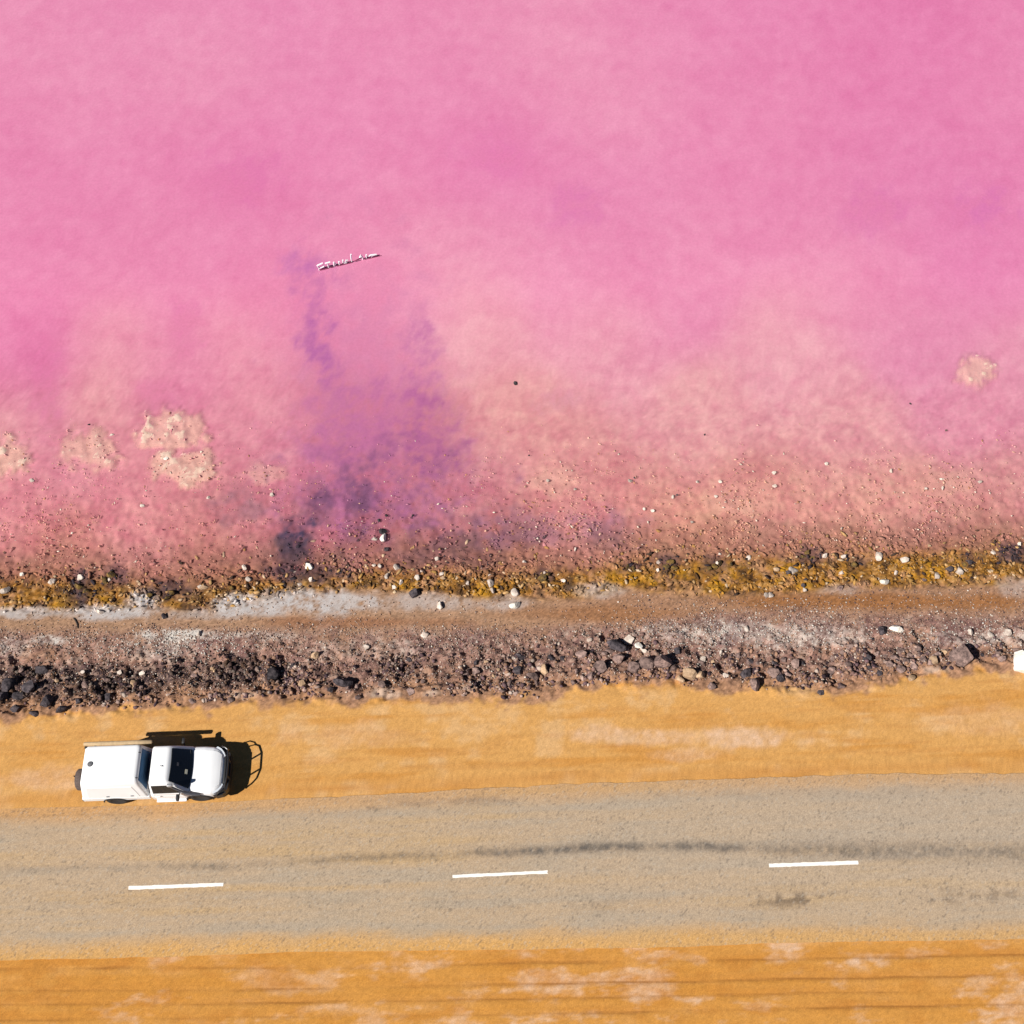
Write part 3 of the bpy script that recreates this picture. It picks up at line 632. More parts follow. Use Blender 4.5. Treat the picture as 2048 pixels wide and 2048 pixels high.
ROCKS = [  # px, py, width in px, kind
 (766,1064,17,D),(766,1076,18,W_),(749,1078,11,P_),(618,1131,17,W_),(599,1166,13,P_),(793,1134,15,P_),(874,1118,13,P_),(760,1132,10,P_),(749,1131,8,P_),(773,1152,12,P_),(835,1156,14,P_),(879,1211,16,P_),
 (982,1164,20,P_),(986,1181,13,P_),(980,1152,11,P_),(884,1146,11,P_),(886,1156,10,T),(849,1268,16,P_),(732,1293,13,P_),(631,1310,19,T),(662,1379,15,D),(588,1331,15,D),(716,1395,13,B),(821,1380,20,D),(952,1338,22,D),(819,1318,14,D),(855,1390,10,B),
 (1004,1383,11,D),(766,1371,20,D),(843,1140,12,P_),(521,1337,10,P_),(773,1099,13,D),(758,1042,8,D),(773,1033,7,D),(826,1033,6,D),(1030,1184,21,P_),(1049,1123,10,P_),(1127,1159,11,P_),(1151,1099,8,P_),(1305,1022,9,P_),(1288,1020,8,P_),(1383,1045,7,P_),
 (1497,1115,12,P_),(1439,1107,8,P_),(1533,1190,15,P_),(1340,1122,16,O_),(1332,1132,14,O_),(1348,1136,13,O_),(1430,1132,15,O_),(1418,1136,12,O_),(1440,1126,11,O_),(1085,1153,18,O_),(1096,1149,11,O_),(1268,1135,16,O_),(1256,1132,11,O_),
 (1041,1311,23,D),(1037,1337,27,D),(1066,1350,28,D),(1074,1364,15,D),(1163,1307,25,D),(1178,1305,16,D),(1220,1300,18,B),(1236,1315,27,D),(1273,1269,13,D),(1289,1300,12,P_),(1282,1295,11,P_),(1265,1334,34,B),(1202,1334,32,B),(1294,1326,34,B),
 (1400,1347,22,T),(1347,1337,18,B),(1492,1345,28,D),(1509,1368,28,B),(1180,1352,20,D),(1146,1364,14,D),(1125,1315,15,D),(1101,1317,17,D),(1422,1371,18,B),(1451,1352,14,P_),(1475,1310,18,B),(1406,1318,15,P_),(1441,1306,10,P_),(1492,1257,12,P_),
 (1586,1139,20,P_),(1576,1144,11,D),(1552,1138,13,T),(1683,1144,13,P_),(1757,1111,19,P_),(1808,1119,16,P_),(1768,1163,17,W_),(1757,1155,9,P_),(1606,1172,11,D),(1609,1179,10,P_),(1610,1159,8,D),(1540,1189,13,P_),(1874,1150,13,P_),(1898,1137,14,D),(1679,1175,13,B),
 (1615,1104,15,O_),(1606,1112,13,O_),(1624,1114,12,O_),(1708,1130,15,O_),(1687,1114,14,P_),(1939,1122,14,D),(1920,1140,17,P_),(1986,1103,11,P_),(2037,1090,9,P_),(1849,1159,9,B),(1942,1153,9,D),(1745,1276,8,D),(1939,1265,13,P_),(1980,1269,13,P_),(2002,1293,10,D),
 (1835,1295,18,D),(1801,1298,20,B),(1732,1314,20,D),(1684,1307,12,B),(1666,1315,12,B),(1874,1309,17,B),(2001,1317,17,D),(1994,1308,9,T),(1560,1354,23,D),(1573,1346,19,D),(1544,1342,27,D),(1658,1341,20,D),(1757,1345,15,D),(1642,1384,15,D),(1682,1371,16,D),(1822,1353,16,T),
 (1790,1312,18,B),(1812,1318,20,B),(1830,1330,18,B),(1846,1316,17,B),(1778,1326,18,B),(1800,1335,19,B),(1860,1326,16,B),(1822,1306,14,B),(1770,1308,14,B),
 (16,1368,34,D),(65,1376,26,D),(97,1400,28,D),(160,1403,14,D),(215,1392,18,D),(286,1346,11,P_),(242,1346,11,P_),(167,1344,9,P_),(252,1357,10,P_),(384,1400,15,B),(461,1398,15,B),(5,1390,28,D),(40,1392,22,D),(125,1418,20,D),(70,1425,18,D),(30,1415,18,D),
 (489,1134,12,P_),(44,1149,11,P_),(498,1158,13,P_),(162,1153,14,P_),(105,1162,16,P_),(12,1180,18,P_),(408,1172,17,T),(201,1223,14,P_),(329,1232,13,D),(159,1172,18,O_),(172,1180,14,O_),(223,1148,18,O_),(210,1160,14,O_),(345,1185,15,O_),(398,1267,11,P_),(300,1190,12,O_),(335,1196,11,O_),
 (287,1013,10,P_),(181,853,6,D),(545,990,11,P_),(1345,995,9,P_),(1354,992,5,D),(1260,964,10,P_),(1269,958,6,D),(1652,929,10,P_),(1546,947,10,P_),(1549,974,9,P_),(1440,965,9,P_),(66,964,9,P_),(1408,873,5,D),(1818,812,5,D),(418,997,9,P_),(335,920,9,W_),(1850,978,8,P_),(1884,978,8,P_),(1882,960,8,P_),(1958,965,8,P_),(1095,963,9,P_),(1150,980,8,P_),(1780,944,9,P_),(1430,994,8,P_),(1394,965,8,P_),(1058,914,5,D),(1890,864,6,B),(226,873,8,P_)]
for i_, a in enumerate(ROCKS):
    if a[3] == D and zone(a[0], a[1]) == 'bank' and a[0] > 330:
        a = (a[0], a[1], a[2]*.9, D if i_ % 5 < 2 else B)
    rock(*a)
rock(829,1186,25,D,'lone egg-shaped black boulder at the edge of the ochre weed', tall=.8, name='boulder')
rock(688,1364,38,D,'broad slate-grey slab leaning on the rubble bank across from the vehicle', .75, .55, 'boulder')
rock(546,1345,28,D,'rough black boulder above the bank ahead of the vehicle', 1, .9, 'boulder')
rock(1030,1209,21,W_,'pale egg-shaped rock alone on the sand below the weed', name='boulder')
rock(1232,1289,42,D,'long flat-topped black slab on the bank', .6, .7, 'boulder')
rock(1260,1276,24,P_,'white-rimmed rock with hollow dark middle at the top of the bank', name='boulder')
rock(1276,1289,21,W_,'white rounded rock touching the white-rimmed rock on the bank', .8, name='boulder')
rock(1321,1321,40,B,'tall ribbed brown boulder casting a wide shadow on the beach', 1.1, 1.1, 'boulder')
rock(1376,1346,38,T,'smooth cream sandstone dome half buried at the verge edge', .8, .7, 'boulder')
rock(1361,1357,26,T,'smaller flat cream slab in front of the sandstone dome', .55, .5, 'boulder')
rock(1763,1261,20,D,'dark pointed rock beside the bright white rock on the gravel', 1.15, 1.0, 'rock')
rock(1793,1254,27,W_,'bright white hollowed rock on the brown gravel beach', .85, .7, 'boulder')
rock(1922,1313,42,B,'biggest purple-brown boulder standing above the rubble bank', 1.1, 1.0, 'boulder')
rock(2042,1322,52,W_,'large white angular limestone block at the verge edge', .85, .75, 'boulder')
rock(2012,1265,19,P_,'pale rock with dark lee side on the white-speckled gravel', name='rock')
rock(82,1337,36,D,'low dark slab alone on the gravel above the bank behind the vehicle', .6, .5, 'boulder')
rock(1031,772,10,D,'lone dark stone far out in the pink water', 1, .8, 'stone')
for k in range(70):                                       # further blocks along the bank
    px = rr.uniform(-20, 2070); py = rr.uniform(vb(cR, px)+4, vb(cE, px)-30); w = 9+13*rr.random()**1.8
    rock(px, py, w, [D, B, B, B, B, T][int(rr.integers(0, 6))])
for k in range(28):
    px = rr.uniform(0, 2048); py = rr.uniform(vb(cA, px)-4, vb(cW, px)-6); rock(px, py, 7+6*rr.random(), [P_, P_, T, O_][int(rr.integers(0, 4))])

# ------------------------------------------------------------------ mesh kit for built things
class MB:
    def __init__(s): s.v = []; s.f = []
    def add(s, v, f):
        n = len(s.v); s.v += [tuple(map(float, p)) for p in v]; s.f += [tuple(i+n for i in q) for q in f]; return s
    def loft(s, rings, cap=True):
        k = len(rings[0]); v = [p for r_ in rings for p in r_]; f = []
        for i in range(len(rings)-1):
            for j in range(k):
                a, b = i*k+j, i*k+(j+1) % k; f.append((a, b, b+k, a+k))
        if cap: f.append(tuple(range(k-1, -1, -1))); f.append(tuple(range((len(rings)-1)*k, len(rings)*k)))
        return s.add(v, f)
    def tube(s, pts, r_, n=8, closed=False):
        pts = [np.array(p, float) for p in pts]; rings = []; N = len(pts)
        for i, p in enumerate(pts):
            a = pts[i-1] if (i > 0 or closed) else p; b = pts[(i+1) % N] if (i < N-1 or closed) else p
            t = b-a; t /= np.linalg.norm(t)
            up = np.array([0, 0, 1.0]) if abs(t[2]) < 0.9 else np.array([1.0, 0, 0])
            e1 = np.cross(t, up); e1 /= np.linalg.norm(e1); e2 = np.cross(e1, t)
            rr_ = r_[i] if isinstance(r_, (list, tuple)) else r_
            rings.append([p+rr_*(math.cos(q)*e1+math.sin(q)*e2) for q in np.linspace(0, 2*math.pi, n, endpoint=False)])
        if closed: rings.append(rings[0])
        return s.loft(rings, not closed)
    def box(s, c, h, bev=0.0, rot=None):
        bm = bmesh.new(); bmesh.ops.create_cube(bm, size=2)
        for p in bm.verts: p.co = (p.co.x*h[0], p.co.y*h[1], p.co.z*h[2])
        if bev > 0: bmesh.ops.bevel(bm, geom=bm.edges[:], offset=bev, segments=2, affect='EDGES', profile=0.6)
        bm.verts.index_update()
        v = np.array([p.co[:] for p in bm.verts])
        if rot is not None: v = v@np.array(rot).T
        f = [[q.index for q in p.verts] for p in bm.faces]; bm.free()
        return s.add(v+np.array(c), f)
    def lathe_y(s, prof, c, n=28):                        # profile (r, y) turned about the y axis through c
        rings = [[(c[0]+r_*math.cos(a), c[1]+y, c[2]+r_*math.sin(a)) for a in np.linspace(0, 2*math.pi, n, endpoint=False)] for r_, y in prof]
        return s.loft(rings)
    def build(s, name, mat, parent=None, smooth=35):
        bm = bmesh.new(); vs = [bm.verts.new(p) for p in s.v]
        for q in s.f:
            try: bm.faces.new([vs[i] for i in q])
            except ValueError: pass
        bmesh.ops.remove_doubles(bm, verts=bm.verts, dist=1e-5); bmesh.ops.recalc_face_normals(bm, faces=bm.faces)
        me = bpy.data.meshes.new(name); bm.to_mesh(me); bm.free()
        me.polygons.foreach_set('use_smooth', np.ones(len(me.polygons), bool)); me.set_sharp_from_angle(angle=R(smooth))
        return link(name, me, mat, parent)
def rrect(x0, x1, hw, r_, z, n=6, y0=0.0):
    pts = []
    for cx, cy, a0 in ((x1-r_, hw-r_, 0), (x0+r_, hw-r_, 90), (x0+r_, -hw+r_, 180), (x1-r_, -hw+r_, 270)):
        for i in range(n+1):
            a = R(a0+90*i/n); pts.append((cx+r_*math.cos(a), y0+cy+r_*math.sin(a), z))
    return pts
M['paint_w'] = mat_plain('white_paint', (0.80, 0.80, 0.80), 0.25, coat=0.5, var=0.02, vscale=3)
M['canopy_w'] = mat_plain('white_fibreglass', (0.79, 0.79, 0.785), 0.4, var=0.03, vscale=2)
M['black'] = mat_plain('black_plastic', (0.012, 0.012, 0.013), 0.55, var=0.2)
M['blackmetal'] = mat_plain('black_steel', (0.012, 0.012, 0.014), 0.35, spec=0.5)
M['glass'] = mat_plain('tinted_glass', (0.006, 0.007, 0.009), 0.03, spec=0.5)
M['grey'] = mat_plain('grey_plastic', (0.075, 0.075, 0.085), 0.5, var=0.1)
M['tyre'] = mat_plain('tyre_rubber', (0.022, 0.020, 0.019), 0.85, var=0.3, vscale=20)
M['dusty'] = mat_plain('dusty_tyre', (0.085, 0.06, 0.052), 0.9, var=0.25, vscale=15)
M['rim'] = mat_plain('alloy', (0.42, 0.41, 0.39), 0.35, metal=0.7)
M['lamp'] = mat_plain('headlamp_lens', (0.55, 0.58, 0.62), 0.1, spec=0.6)
M['red'] = mat_plain('tail_lens', (0.35, 0.01, 0.01), 0.2)
M['canvas'] = mat_plain('beige_canvas', (0.42, 0.30, 0.17), 0.9, var=0.15, vscale=10)
M['sticker'] = mat_plain('paper', (0.62, 0.60, 0.46), 0.8)
M['steel'] = mat_plain('galvanised', (0.35, 0.35, 0.36), 0.45, metal=0.6)

# ------------------------------------------------------------------ the utility vehicle (x forward, rear axle at 0, wheels on z = 0)
HEAD = R(2.15)
ute = bpy.data.objects.new('utility_vehicle', None); C.objects.link(ute)
ute.location = (-14.443+0.07*math.sin(HEAD), 12.79-0.07*math.cos(HEAD), 0.0); ute.rotation_euler = (0, 0, HEAD)
tag(ute, 'white single cab utility with canopy, snorkel and bull bar parked on the orange verge', 'pickup')
AX = 3.03
# cab and bonnet
def zt(x): return float(np.interp(x, [1.3, 2.6, 2.75, 3.2, 3.5, 3.7, 3.82, 3.9, 3.95], [1.05, 1.05, 1.10, 1.075, 1.03, .975, .92, .84, .74]))
def hw(x): return float(np.interp(x, [1.3, 1.5, 2.5, 3.2, 3.5, 3.65, 3.76, 3.85, 3.91, 3.95], [.885, .90, .91, .91, .895, .85, .77, .64, .48, .30]))
def zbot(x):
    d = abs(x-AX)
    return max(.42, .36+math.sqrt(max(.45**2-d*d, 0))) if d < .45 else .42
st = sorted(set(np.round(np.concatenate([np.linspace(1.36, 2.5, 7), np.linspace(2.56, 3.5, 27), np.linspace(3.53, 3.95, 14)]), 3)))
rings = []
for x in st:
    w, t, b = hw(x), zt(x), min(zbot(x), zt(x)-.2)
    half = [(0, t), (.45*w, t-.006), (.74*w, t-.028), (.86*w, t-.05), (.945*w, t-.11), (.985*w, t-.2), (w, t-.3), (w, max(t-.45, b+.02)), (.985*w, b)]
    rings.append([(x, y, z) for y, z in half]+[(x, -y, z) for y, z in half[:0:-1]])
MB().loft(rings).build('body', M['paint_w'], ute, 50)
bn = MB(); G = []
for x in np.linspace(2.80, 3.80, 14):
    w = hw(x)*.80-.02; G.append([(x, y*w, zt(x)+.007-.028*abs(y)**2.2) for y in np.linspace(-1, 1, 13)])
nn = len(G[0]); gv = [p for r_ in G for p in r_]
gf = [(i*nn+j, i*nn+j+1, (i+1)*nn+j+1, (i+1)*nn+j) for i in range(len(G)-1) for j in range(nn-1)]
gv2 = [(p[0], p[1], p[2]-.03) for p in gv]; N0 = len(gv)
rim_ = list(range(nn))+[i*nn+nn-1 for i in range(1, len(G))]+list(range(N0-2, N0-nn-1, -1))+[i*nn for i in range(len(G)-2, 0, -1)]
bn.add(gv+gv2, gf+[(rim_[i], rim_[(i+1) % len(rim_)], rim_[(i+1) % len(rim_)]+N0, rim_[i]+N0) for i in range(len(rim_))]).build('bonnet', M['paint_w'], ute, 40)
# greenhouse and roof
cab = MB()
cab.loft([rrect(1.38, 2.80, .875, .10, 1.03), rrect(1.41, 2.46, .79, .10, 1.39), rrect(1.45, 2.20, .715, .10, 1.64), rrect(1.48, 2.12, .675, .11, 1.72), rrect(1.53, 2.05, .61, .11, 1.755), rrect(1.62, 1.95, .45, .1, 1.765)])
cab.build('cab', M['paint_w'], ute, 60)
ws = MB(); n = 12                                          # windscreen: bowed glass just proud of the frame
top = [(2.165+.03*(1-(q/.60)**2), q, 1.695) for q in np.linspace(-.60, .60, n)]
bot = [(2.745+.075*(1-(q/.72)**2), q, 1.115) for q in np.linspace(-.72, .72, n)]
rows = [[tuple(np.array(a)*(1-t)+np.array(b)*t+np.array((.012, 0, .014))) for a, b in zip(top, bot)] for t in np.linspace(0, 1, 5)]
wv = [p for r_ in rows for p in r_]; ws.add(wv+[(p[0]-.03, p[1], p[2]-.03) for p in wv],
    [(i*n+j, i*n+j+1, (i+1)*n+j+1, (i+1)*n+j) for i in range(4) for j in range(n-1)]+
    [(a, b, b+5*n, a+5*n) for a, b in [(j+1, j) for j in range(n-1)]+[(4*n+j, 4*n+j+1) for j in range(n-1)]+[(i*n, (i+1)*n) for i in range(4)]+[((i+1)*n+n-1, i*n+n-1) for i in range(4)]])
wso = ws.build('windscreen', M['glass'], ute, 60)
def on_ws(x0, y, dx, dy, h=.004):                          # small flat patch lying on the glass
    f = lambda x, q: (2.165+.03*(1-(q/.6)**2)+x*(.58+.045)+.016+h, q, 1.695-.58*x+.018+h)
    return [f(x0-dx, y-dy), f(x0+dx, y-dy), f(x0+dx, y+dy), f(x0-dx, y+dy)]
MB().add(on_ws(.72, -.16, .055, .085)+[tuple(np.array(p)-(.004, 0, .004)) for p in on_ws(.72, -.16, .055, .085)], [(0, 1, 2, 3), (4, 7, 6, 5), (0, 4, 5, 1), (1, 5, 6, 2), (2, 6, 7, 3), (3, 7, 4, 0)]).build('paper', M['sticker'], wso)
MB().add(on_ws(.30, .05, .04, .06)+[tuple(np.array(p)-(.004, 0, .004)) for p in on_ws(.30, .05, .04, .06)], [(0, 1, 2, 3), (4, 7, 6, 5), (0, 4, 5, 1), (1, 5, 6, 2), (2, 6, 7, 3), (3, 7, 4, 0)]).build('mirror_mount', M['grey'], wso)
for a in (-.35, .30):
    MB().tube([(2.80, a-.1, 1.125), (2.74, a+.1, 1.165), (2.70, a+.38, 1.195)], .012, 6).build('wiper', M['black'], ute)
rw = MB(); rw.add([(1.372, -.6, 1.14), (1.372, .6, 1.14), (1.415, .54, 1.58), (1.415, -.54, 1.58), (1.40, -.6, 1.14), (1.40, .6, 1.14), (1.44, .54, 1.58), (1.44, -.54, 1.58)], [(0, 1, 2, 3), (7, 6, 5, 4), (0, 4, 5, 1), (1, 5, 6, 2), (2, 6, 7, 3), (3, 7, 4, 0)])
rw.build('rear_window', M['glass'], ute)
for s in (-1, 1):
    q = lambda x, z, o=.012: (x, s*(float(np.interp(z, [1.03, 1.39, 1.64, 1.72], [.875, .79, .715, .675]))+o), z)
    wp = [(1.50, 1.10), (2.60, 1.10), (2.34, 1.36), (2.12, 1.58), (1.52, 1.58)]
    win_v = [q(*p) for p in wp]+[q(*p, -.02) for p in wp]
    MB().loft([[q(*p) for p in wp], [q(*p, -.02) for p in wp]]).build('side_window', M['glass'], ute)
    dr_ = MB(); dp = [(1.47, .47), (2.42, .47), (2.56, .62), (2.58, 1.0), (1.47, 1.0)]
    yd = lambda x, z, o: (x, s*((hw(x) if z < .8 else .955*hw(x))+o), z)
    dr_.loft([[yd(*p, .008) for p in dp], [yd(*p, -.03) for p in dp]])
    door = dr_.build('door', M['paint_w'], ute)
    MB().box((1.62, s*(.93), .90), (.09, .018, .018), .008).build('handle', M['paint_w'], door)
    MB().box((2.0, s*.935, .40), (.54, .045, .03), .02).build('side_step', M['paint_w'], ute)
    mi = MB().box((2.40, s*1.05, 1.12), (.055, .115, .085), .035); mi.tube([(2.44, s*.86, 1.05), (2.42, s*1.0, 1.08)], .022)
    mi.build('mirror', M['black'], ute)
    # lamps wrap round the nose
    hl = [(3.60, .868, .90), (3.74, .792, .885), (3.845, .66, .86), (3.90, .52, .83)]
    lo = [(3.615, .888, .76), (3.755, .806, .745), (3.865, .668, .725), (3.925, .522, .70)]
    hv = [(x+.012, s*(y+.012), z) for x, y, z in hl]+[(x+.012, s*(y+.012), z) for x, y, z in lo]+[(x-.06, s*(y-.05), z) for x, y, z in hl]+[(x-.06, s*(y-.05), z) for x, y, z in lo]
    MB().add(hv, [(0, 1, 5, 4), (1, 2, 6, 5), (2, 3, 7, 6), (0, 8, 9, 1), (1, 9, 10, 2), (2, 10, 11, 3), (4, 5, 13, 12), (5, 6, 14, 13), (6, 7, 15, 14), (0, 4, 12, 8), (3, 11, 15, 7)]).build('headlight', M['lamp'], ute)
    # flares
    fl = MB(); a_ = [R(a) for a in np.linspace(-4, 184, 19)]
    fl.tube([(AX+.47*math.cos(a), s*.905, .37+.47*math.sin(a)) for a in a_], .035, 6); fl.build('wheel_flare', M['black'], ute)
    fl = MB(); fl.tube([(.0+.44*math.cos(a), s*.905, .40+.40*math.sin(a)) for a in [R(a) for a in np.linspace(6, 174, 15)]], .028, 6); fl.build('wheel_flare', M['black'], ute)
gl = MB().box((3.94, 0, .73), (.035, .50, .13), .03)
for k in range(4): gl.box((3.98, 0, .64+.06*k), (.012, .46, .012), .004)
gl.build('grille', M['black'], ute)
# bull bar
bb = MB()
pl = lambda z, o: [(3.62+o, .93, z), (3.86+o, .88, z), (4.02+o, .66, z), (4.07+o, .3, z), (4.07+o, -.3, z), (4.02+o, -.66, z), (3.86+o, -.88, z), (3.62+o, -.93, z)]
def beam(z0, z1, o): 
    A = pl(z0, o); B_ = pl(z1, o-.02); I0 = [(x-.26, y*.86, z) for x, y, z in A]; I1 = [(x-.26, y*.86, z) for x, y, z in B_]
    n = len(A); return A+B_+I0+I1, [(i, i+1, n+i+1, n+i) for i in range(n-1)]+[(n+i, n+i+1, 3*n+i+1, 3*n+i) for i in range(n-1)]+[(2*n+i+1, 2*n+i, i, i+1) for i in range(n-1)]+[(0, n, 3*n, 2*n), (n-1, 3*n-1, 4*n-1, 2*n-1)]+[(2*n+i, 2*n+i+1, 3*n+i+1, 3*n+i) for i in range(n-1)]
bb.add(*beam(.42, .70, .05)); bbo = bb.build('bumper', M['blackmetal'], ute, 30)
ho = MB(); ho.tube([(3.98, .80, .68), (4.0, .74, .92), (4.04, .62, 1.06), (4.10, .30, 1.12), (4.10, -.30, 1.12), (4.04, -.62, 1.06), (4.0, -.74, .92), (3.98, -.80, .68)], .034)
ho.build('hoop', M['blackmetal'], bbo)
for a in (-.30, .30): MB().box((4.10, a, .90), (.022, .03, .22), .01).build('upright', M['blackmetal'], bbo)
for a in (-1, 1): MB().tube([(3.66, a*.90, .68), (3.78, a*.88, .93), (3.92, a*.80, .98), (4.01, a*.72, .95)], .026).build('headlight_guard', M['blackmetal'], bbo)
# snorkel on the driver's side
sn = MB()
path = [(3.16, -.915, .97), (2.98, -.925, 1.03), (2.78, -.92, 1.10), (2.62, -.895, 1.22), (2.46, -.855, 1.40), (2.30, -.815, 1.58), (2.24, -.80, 1.70)]
sn.tube(path, [.04, .06, .058, .042, .04, .04, .045], 10); so = sn.build('snorkel', M['grey'], ute, 60)
hd = MB().box((2.25, -.79, 1.765), (.095, .055, .07), .03); hd.build('snorkel_head', M['steel'], so)
MB().tube([(1.95, -.08, 1.76), (1.90, -.08, 1.80), (1.84, -.08, 1.835)], .012, 6).build('antenna', M['black'], ute)
# tray and canopy
tr_ = MB(); rings = []
for x in np.concatenate([np.linspace(-1.12, -.46, 4), np.linspace(-.42, .42, 21), np.linspace(.46, 1.28, 5)]):
    b = max(.58, .40+math.sqrt(max(.40**2-x*x, 0))*.95) if abs(x) < .40 else .58
    rings.append([(x, .90, .84), (x, .90, b), (x, .60, b), (x, -.60, b), (x, -.90, b), (x, -.90, .84)])
tr_.loft(rings).build('tray', M['canopy_w'], ute, 30)
cn = MB().loft([rrect(-1.10, 1.26, .895, .07, .83), rrect(-1.075, 1.235, .865, .08, 1.02), rrect(-.93, 1.15, .755, .10, 1.72), rrect(-.895, 1.125, .72, .11, 1.87), rrect(-.87, 1.09, .69, .12, 1.945), rrect(-.82, 1.04, .63, .12, 1.985), rrect(-.70, .93, .50, .12, 2.0)])
cno = cn.build('canopy', M['canopy_w'], ute, 60)
M['shade_blue'] = mat_plain('painted_blue_shade', (0.07, 0.15, 0.27), 0.15, spec=0.6)  # blue sky-lit shade of the white canopy front, painted in as colour
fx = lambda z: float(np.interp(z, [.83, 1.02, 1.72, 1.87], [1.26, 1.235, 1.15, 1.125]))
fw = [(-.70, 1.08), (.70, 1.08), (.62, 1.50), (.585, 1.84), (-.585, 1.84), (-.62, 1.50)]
MB().loft([[(fx(z)+.014, y, z) for y, z in fw], [(fx(z)-.02, y, z) for y, z in fw]]).build('front_shade_panel', M['shade_blue'], cno)  # added panel that carries the painted blue shade on the front face
sl = lambda z: float(np.interp(z, [.83, 1.02, 1.72, 1.87], [.895, .865, .755, .72]))
for s in (-1, 1):
    dp = [(-.86, .93), (.98, .93), (.93, 1.30), (.86, 1.68), (-.74, 1.68), (-.80, 1.3)]
    dd = MB().loft([[(x, s*(sl(z)+.012), z) for x, z in dp], [(x, s*(sl(z)-.02), z) for x, z in dp]]).build('canopy_door', M['canopy_w'], cno)
    for x in (-.15, .72): MB().box((x, s*(sl(1.0)+.02), 1.0), (.05, .014, .022), .006).build('latch', M['grey'], cno)
MB().lathe_y([(.0, 0), (.1, 0), (.1, .022), (.07, .035), (.0, .035)], (0, 0, 0), 20)
vt = MB(); vt.loft([[(-.60+r_*math.cos(a), .02+r_*math.sin(a), z) for a in np.linspace(0, 2*math.pi, 20, endpoint=False)] for r_, z in ((.095, 1.99), (.10, 2.01), (.085, 2.03), (.03, 2.035))]); vto = vt.build('roof_vent', M['grey'], cno)
for k in (-.05, 0, .05): MB().box((-.60+k, .02, 2.036), (.008, .06, .006), .002).build('fin', M['steel'], vto)
for yy, xx in ((.40, 1.10), (-.53, 1.10)): MB().box((xx, yy, 1.965), (.045, .016, .012), .005).build('bracket', M['black'], cno)
MB().box((-.86, .66, 1.93), (.05, .04, .03), .01).build('bracket', M['black'], cno)
# rolled awning on the far side
aw = MB(); aw.loft([[(x, .80+r_*1.0*math.cos(a), 1.90+r_*.8*math.sin(a)) for a in np.linspace(0, 2*math.pi, 14, endpoint=False)] for x, r_ in ((-.98, .03), (-.96, .075), (-.4, .08), (.3, .077), (.9, .08), (1.46, .075), (1.49, .03))])
awo = aw.build('awning_bag', M['canvas'], ute, 60)
for x in (-.55, .85): MB().box((x, .745, 1.86), (.03, .06, .05), .008).build('awning_bracket', M['black'], awo)
# wheels
def wheel(x, s, name='wheel'):
    w = MB().lathe_y([(.20, -.10), (.24, -.125), (.345, -.125), (.378, -.10), (.39, -.05), (.39, .05), (.378, .10), (.345, .125), (.24, .125), (.20, .10)], (x, s*.765, .385))
    wo = w.build('wheel', M['tyre'], ute, 40)
    r_ = MB().lathe_y([(.0, s*.06), (.05, s*.085), (.06, s*.085), (.07, s*.06), (.205, s*.075), (.238, s*.122), (.245, s*.122), (.245, s*.0)], (x, s*.765, .385))
    for k in range(6):
        a = R(60*k); r_.box((x+.13*math.cos(a), s*(.765+.085), .385+.13*math.sin(a)), (.08, .012, .022), .006, [[math.cos(a), 0, -math.sin(a)], [0, 1, 0], [math.sin(a), 0, math.cos(a)]])
    r_.build('rim', M['rim'], wo)
for x in (0, AX):
    for s in (-1, 1): wheel(x, s)
sp = MB(); rings = []
for r_, d_ in [(.05, .0), (.22, -.02), (.24, .0), (.34, .0), (.385, .04), (.39, .12), (.385, .20), (.34, .24), (.05, .24)]:
    rings.append([(-1.32+d_, -.22+r_*math.cos(a), 1.02+r_*math.sin(a)) for a in np.linspace(0, 2*math.pi, 30, endpoint=False)])
spo = sp.loft(rings).build('spare_wheel', M['dusty'], ute, 40)
MB().loft([[(xx, -.20+yy, 1.02+zz) for yy, zz in ((-.02, -.40), (.02, -.40), (.02, .40), (-.02, .40))] for xx in (-1.345, -1.33)]).build('strap', M['black'], spo)
MB().box((-1.16, 0, .50), (.05, .86, .06), .02).build('rear_bumper', M['black'], ute)
for s in (-1, 1): MB().box((-1.13, s*.78, .70), (.02, .10, .05), .01).build('tail_light', M['red'], ute)
MB().box((1.45, 0, .40), (2.3, .42, .10), .03).build('chassis', M['black'], ute)

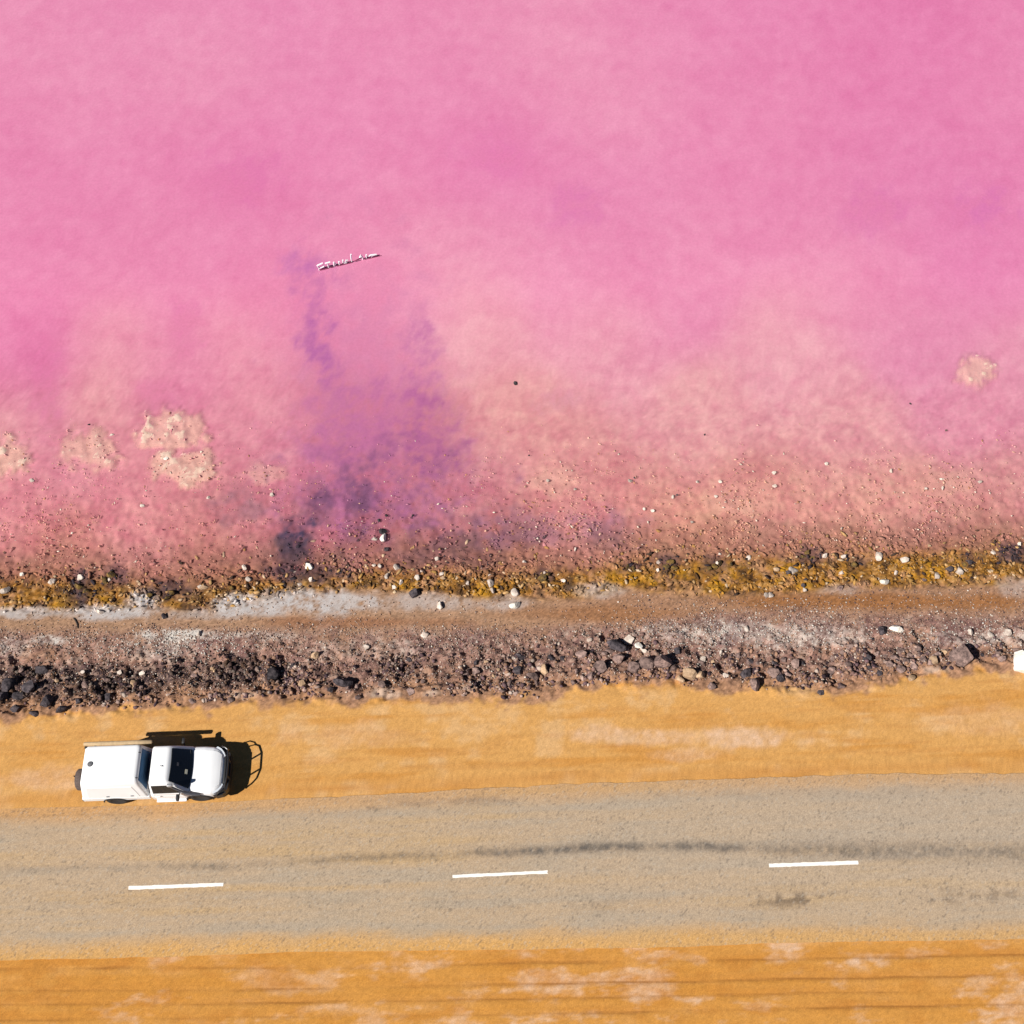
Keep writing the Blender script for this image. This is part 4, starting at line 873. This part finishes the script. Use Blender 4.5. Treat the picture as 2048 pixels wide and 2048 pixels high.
# ------------------------------------------------------------------ white letters standing on a rail out in the lake
sg = bpy.data.objects.new('letter_sign', None); C.objects.link(sg)
B0, B1 = gp(636, 541, WATER_Z), gp(764, 510, WATER_Z)
sg.location = B0; dv = (B1-B0)/np.linalg.norm(B1-B0); nv = np.array([dv[1], -dv[0], 0])      # nv faces the road
tag(sg, 'row of white crooked letters standing on a dark rail in the pink water', 'sign')
def on_sign(px, py):                                        # photo pixel -> (along, up) on the upright plane of the sign
    d = gp(px, py, 0)-np.array([0, 0, CH]); o_ = np.array([0, 0, CH])
    t = ((B0-o_)@nv)/(d@nv); p = o_+d*t-B0; return np.array([p@dv*dv[0], p@dv*dv[1], p[2]])
def lz(zx, zy): return on_sign(625+zx/12.88, 500+zy/12.88)
M['letter'] = mat_plain('salt_white_timber', (0.80, 0.76, 0.77), 0.7, var=0.05)
M['rail'] = mat_plain('wet_red_timber', (0.20, 0.03, 0.07), 0.5, var=0.3, vscale=6)
GL = [[[(125,400),(165,470),(300,420),(255,340),(125,400)]], [[(320,350),(455,310)],[(385,340),(410,420)]], [[(545,315),(555,385)],[(545,320),(600,365)]], [[(680,300),(690,350)]],
      [[(780,260),(785,318),(830,332),(880,320),(900,262),(850,268)],[(830,300),(870,295)]], [[(990,110),(1000,230)]], [[(1215,190),(1240,125),(1290,190)],[(1225,170),(1275,170)]], [[(1385,120),(1390,180)]], [[(1440,160),(1510,130),(1650,115)],[(1520,150),(1600,125)]]]
for g in GL:
    m_ = MB(); allp = [lz(*p) for s_ in g for p in s_]; low = min(p[2] for p in allp); foot = min(allp, key=lambda p: p[2])
    for s_ in g:
        P = [lz(*p) for p in s_]; m_.tube(P, .04, 6)
    m_.tube([foot, (foot[0], foot[1], -.10)], .03, 6)
    m_.build('letter', M['letter'], sg, 40)
for seg in (((190,505),(330,455),(400,440)), ((455,425),(540,405)), ((620,385),(700,375),(840,350),(930,325),(1010,290)), ((1060,240),(1180,185)), ((1320,195),(1380,190)), ((1430,195),(1560,170),(1770,140))):
    pts = [lz(*p) for p in seg]
    MB().tube([(p[0]+nv[0]*.03, p[1]+nv[1]*.03, 0.0+.45*max(p[2], 0)) for p in pts], .022, 6).build('rail', M['rail'], sg, 40)

# ------------------------------------------------------------------ a stick on the beach
p0 = hit(149, 1242); sk = MB()
pts = [hit(147, 1236), hit(151, 1241), hit(155, 1249), hit(156, 1257)]
sk.tube([(p[0]-p0[0], p[1]-p0[1], p[2]-p0[2]+.03) for p in pts], [.02, .028, .024, .012], 7)
so_ = sk.build('stick', mat_plain('dead_wood', (0.03, 0.022, 0.018), 0.9, var=0.3)); so_.location = p0
tag(so_, 'thin dark curved stick lying on the damp sand', 'stick')
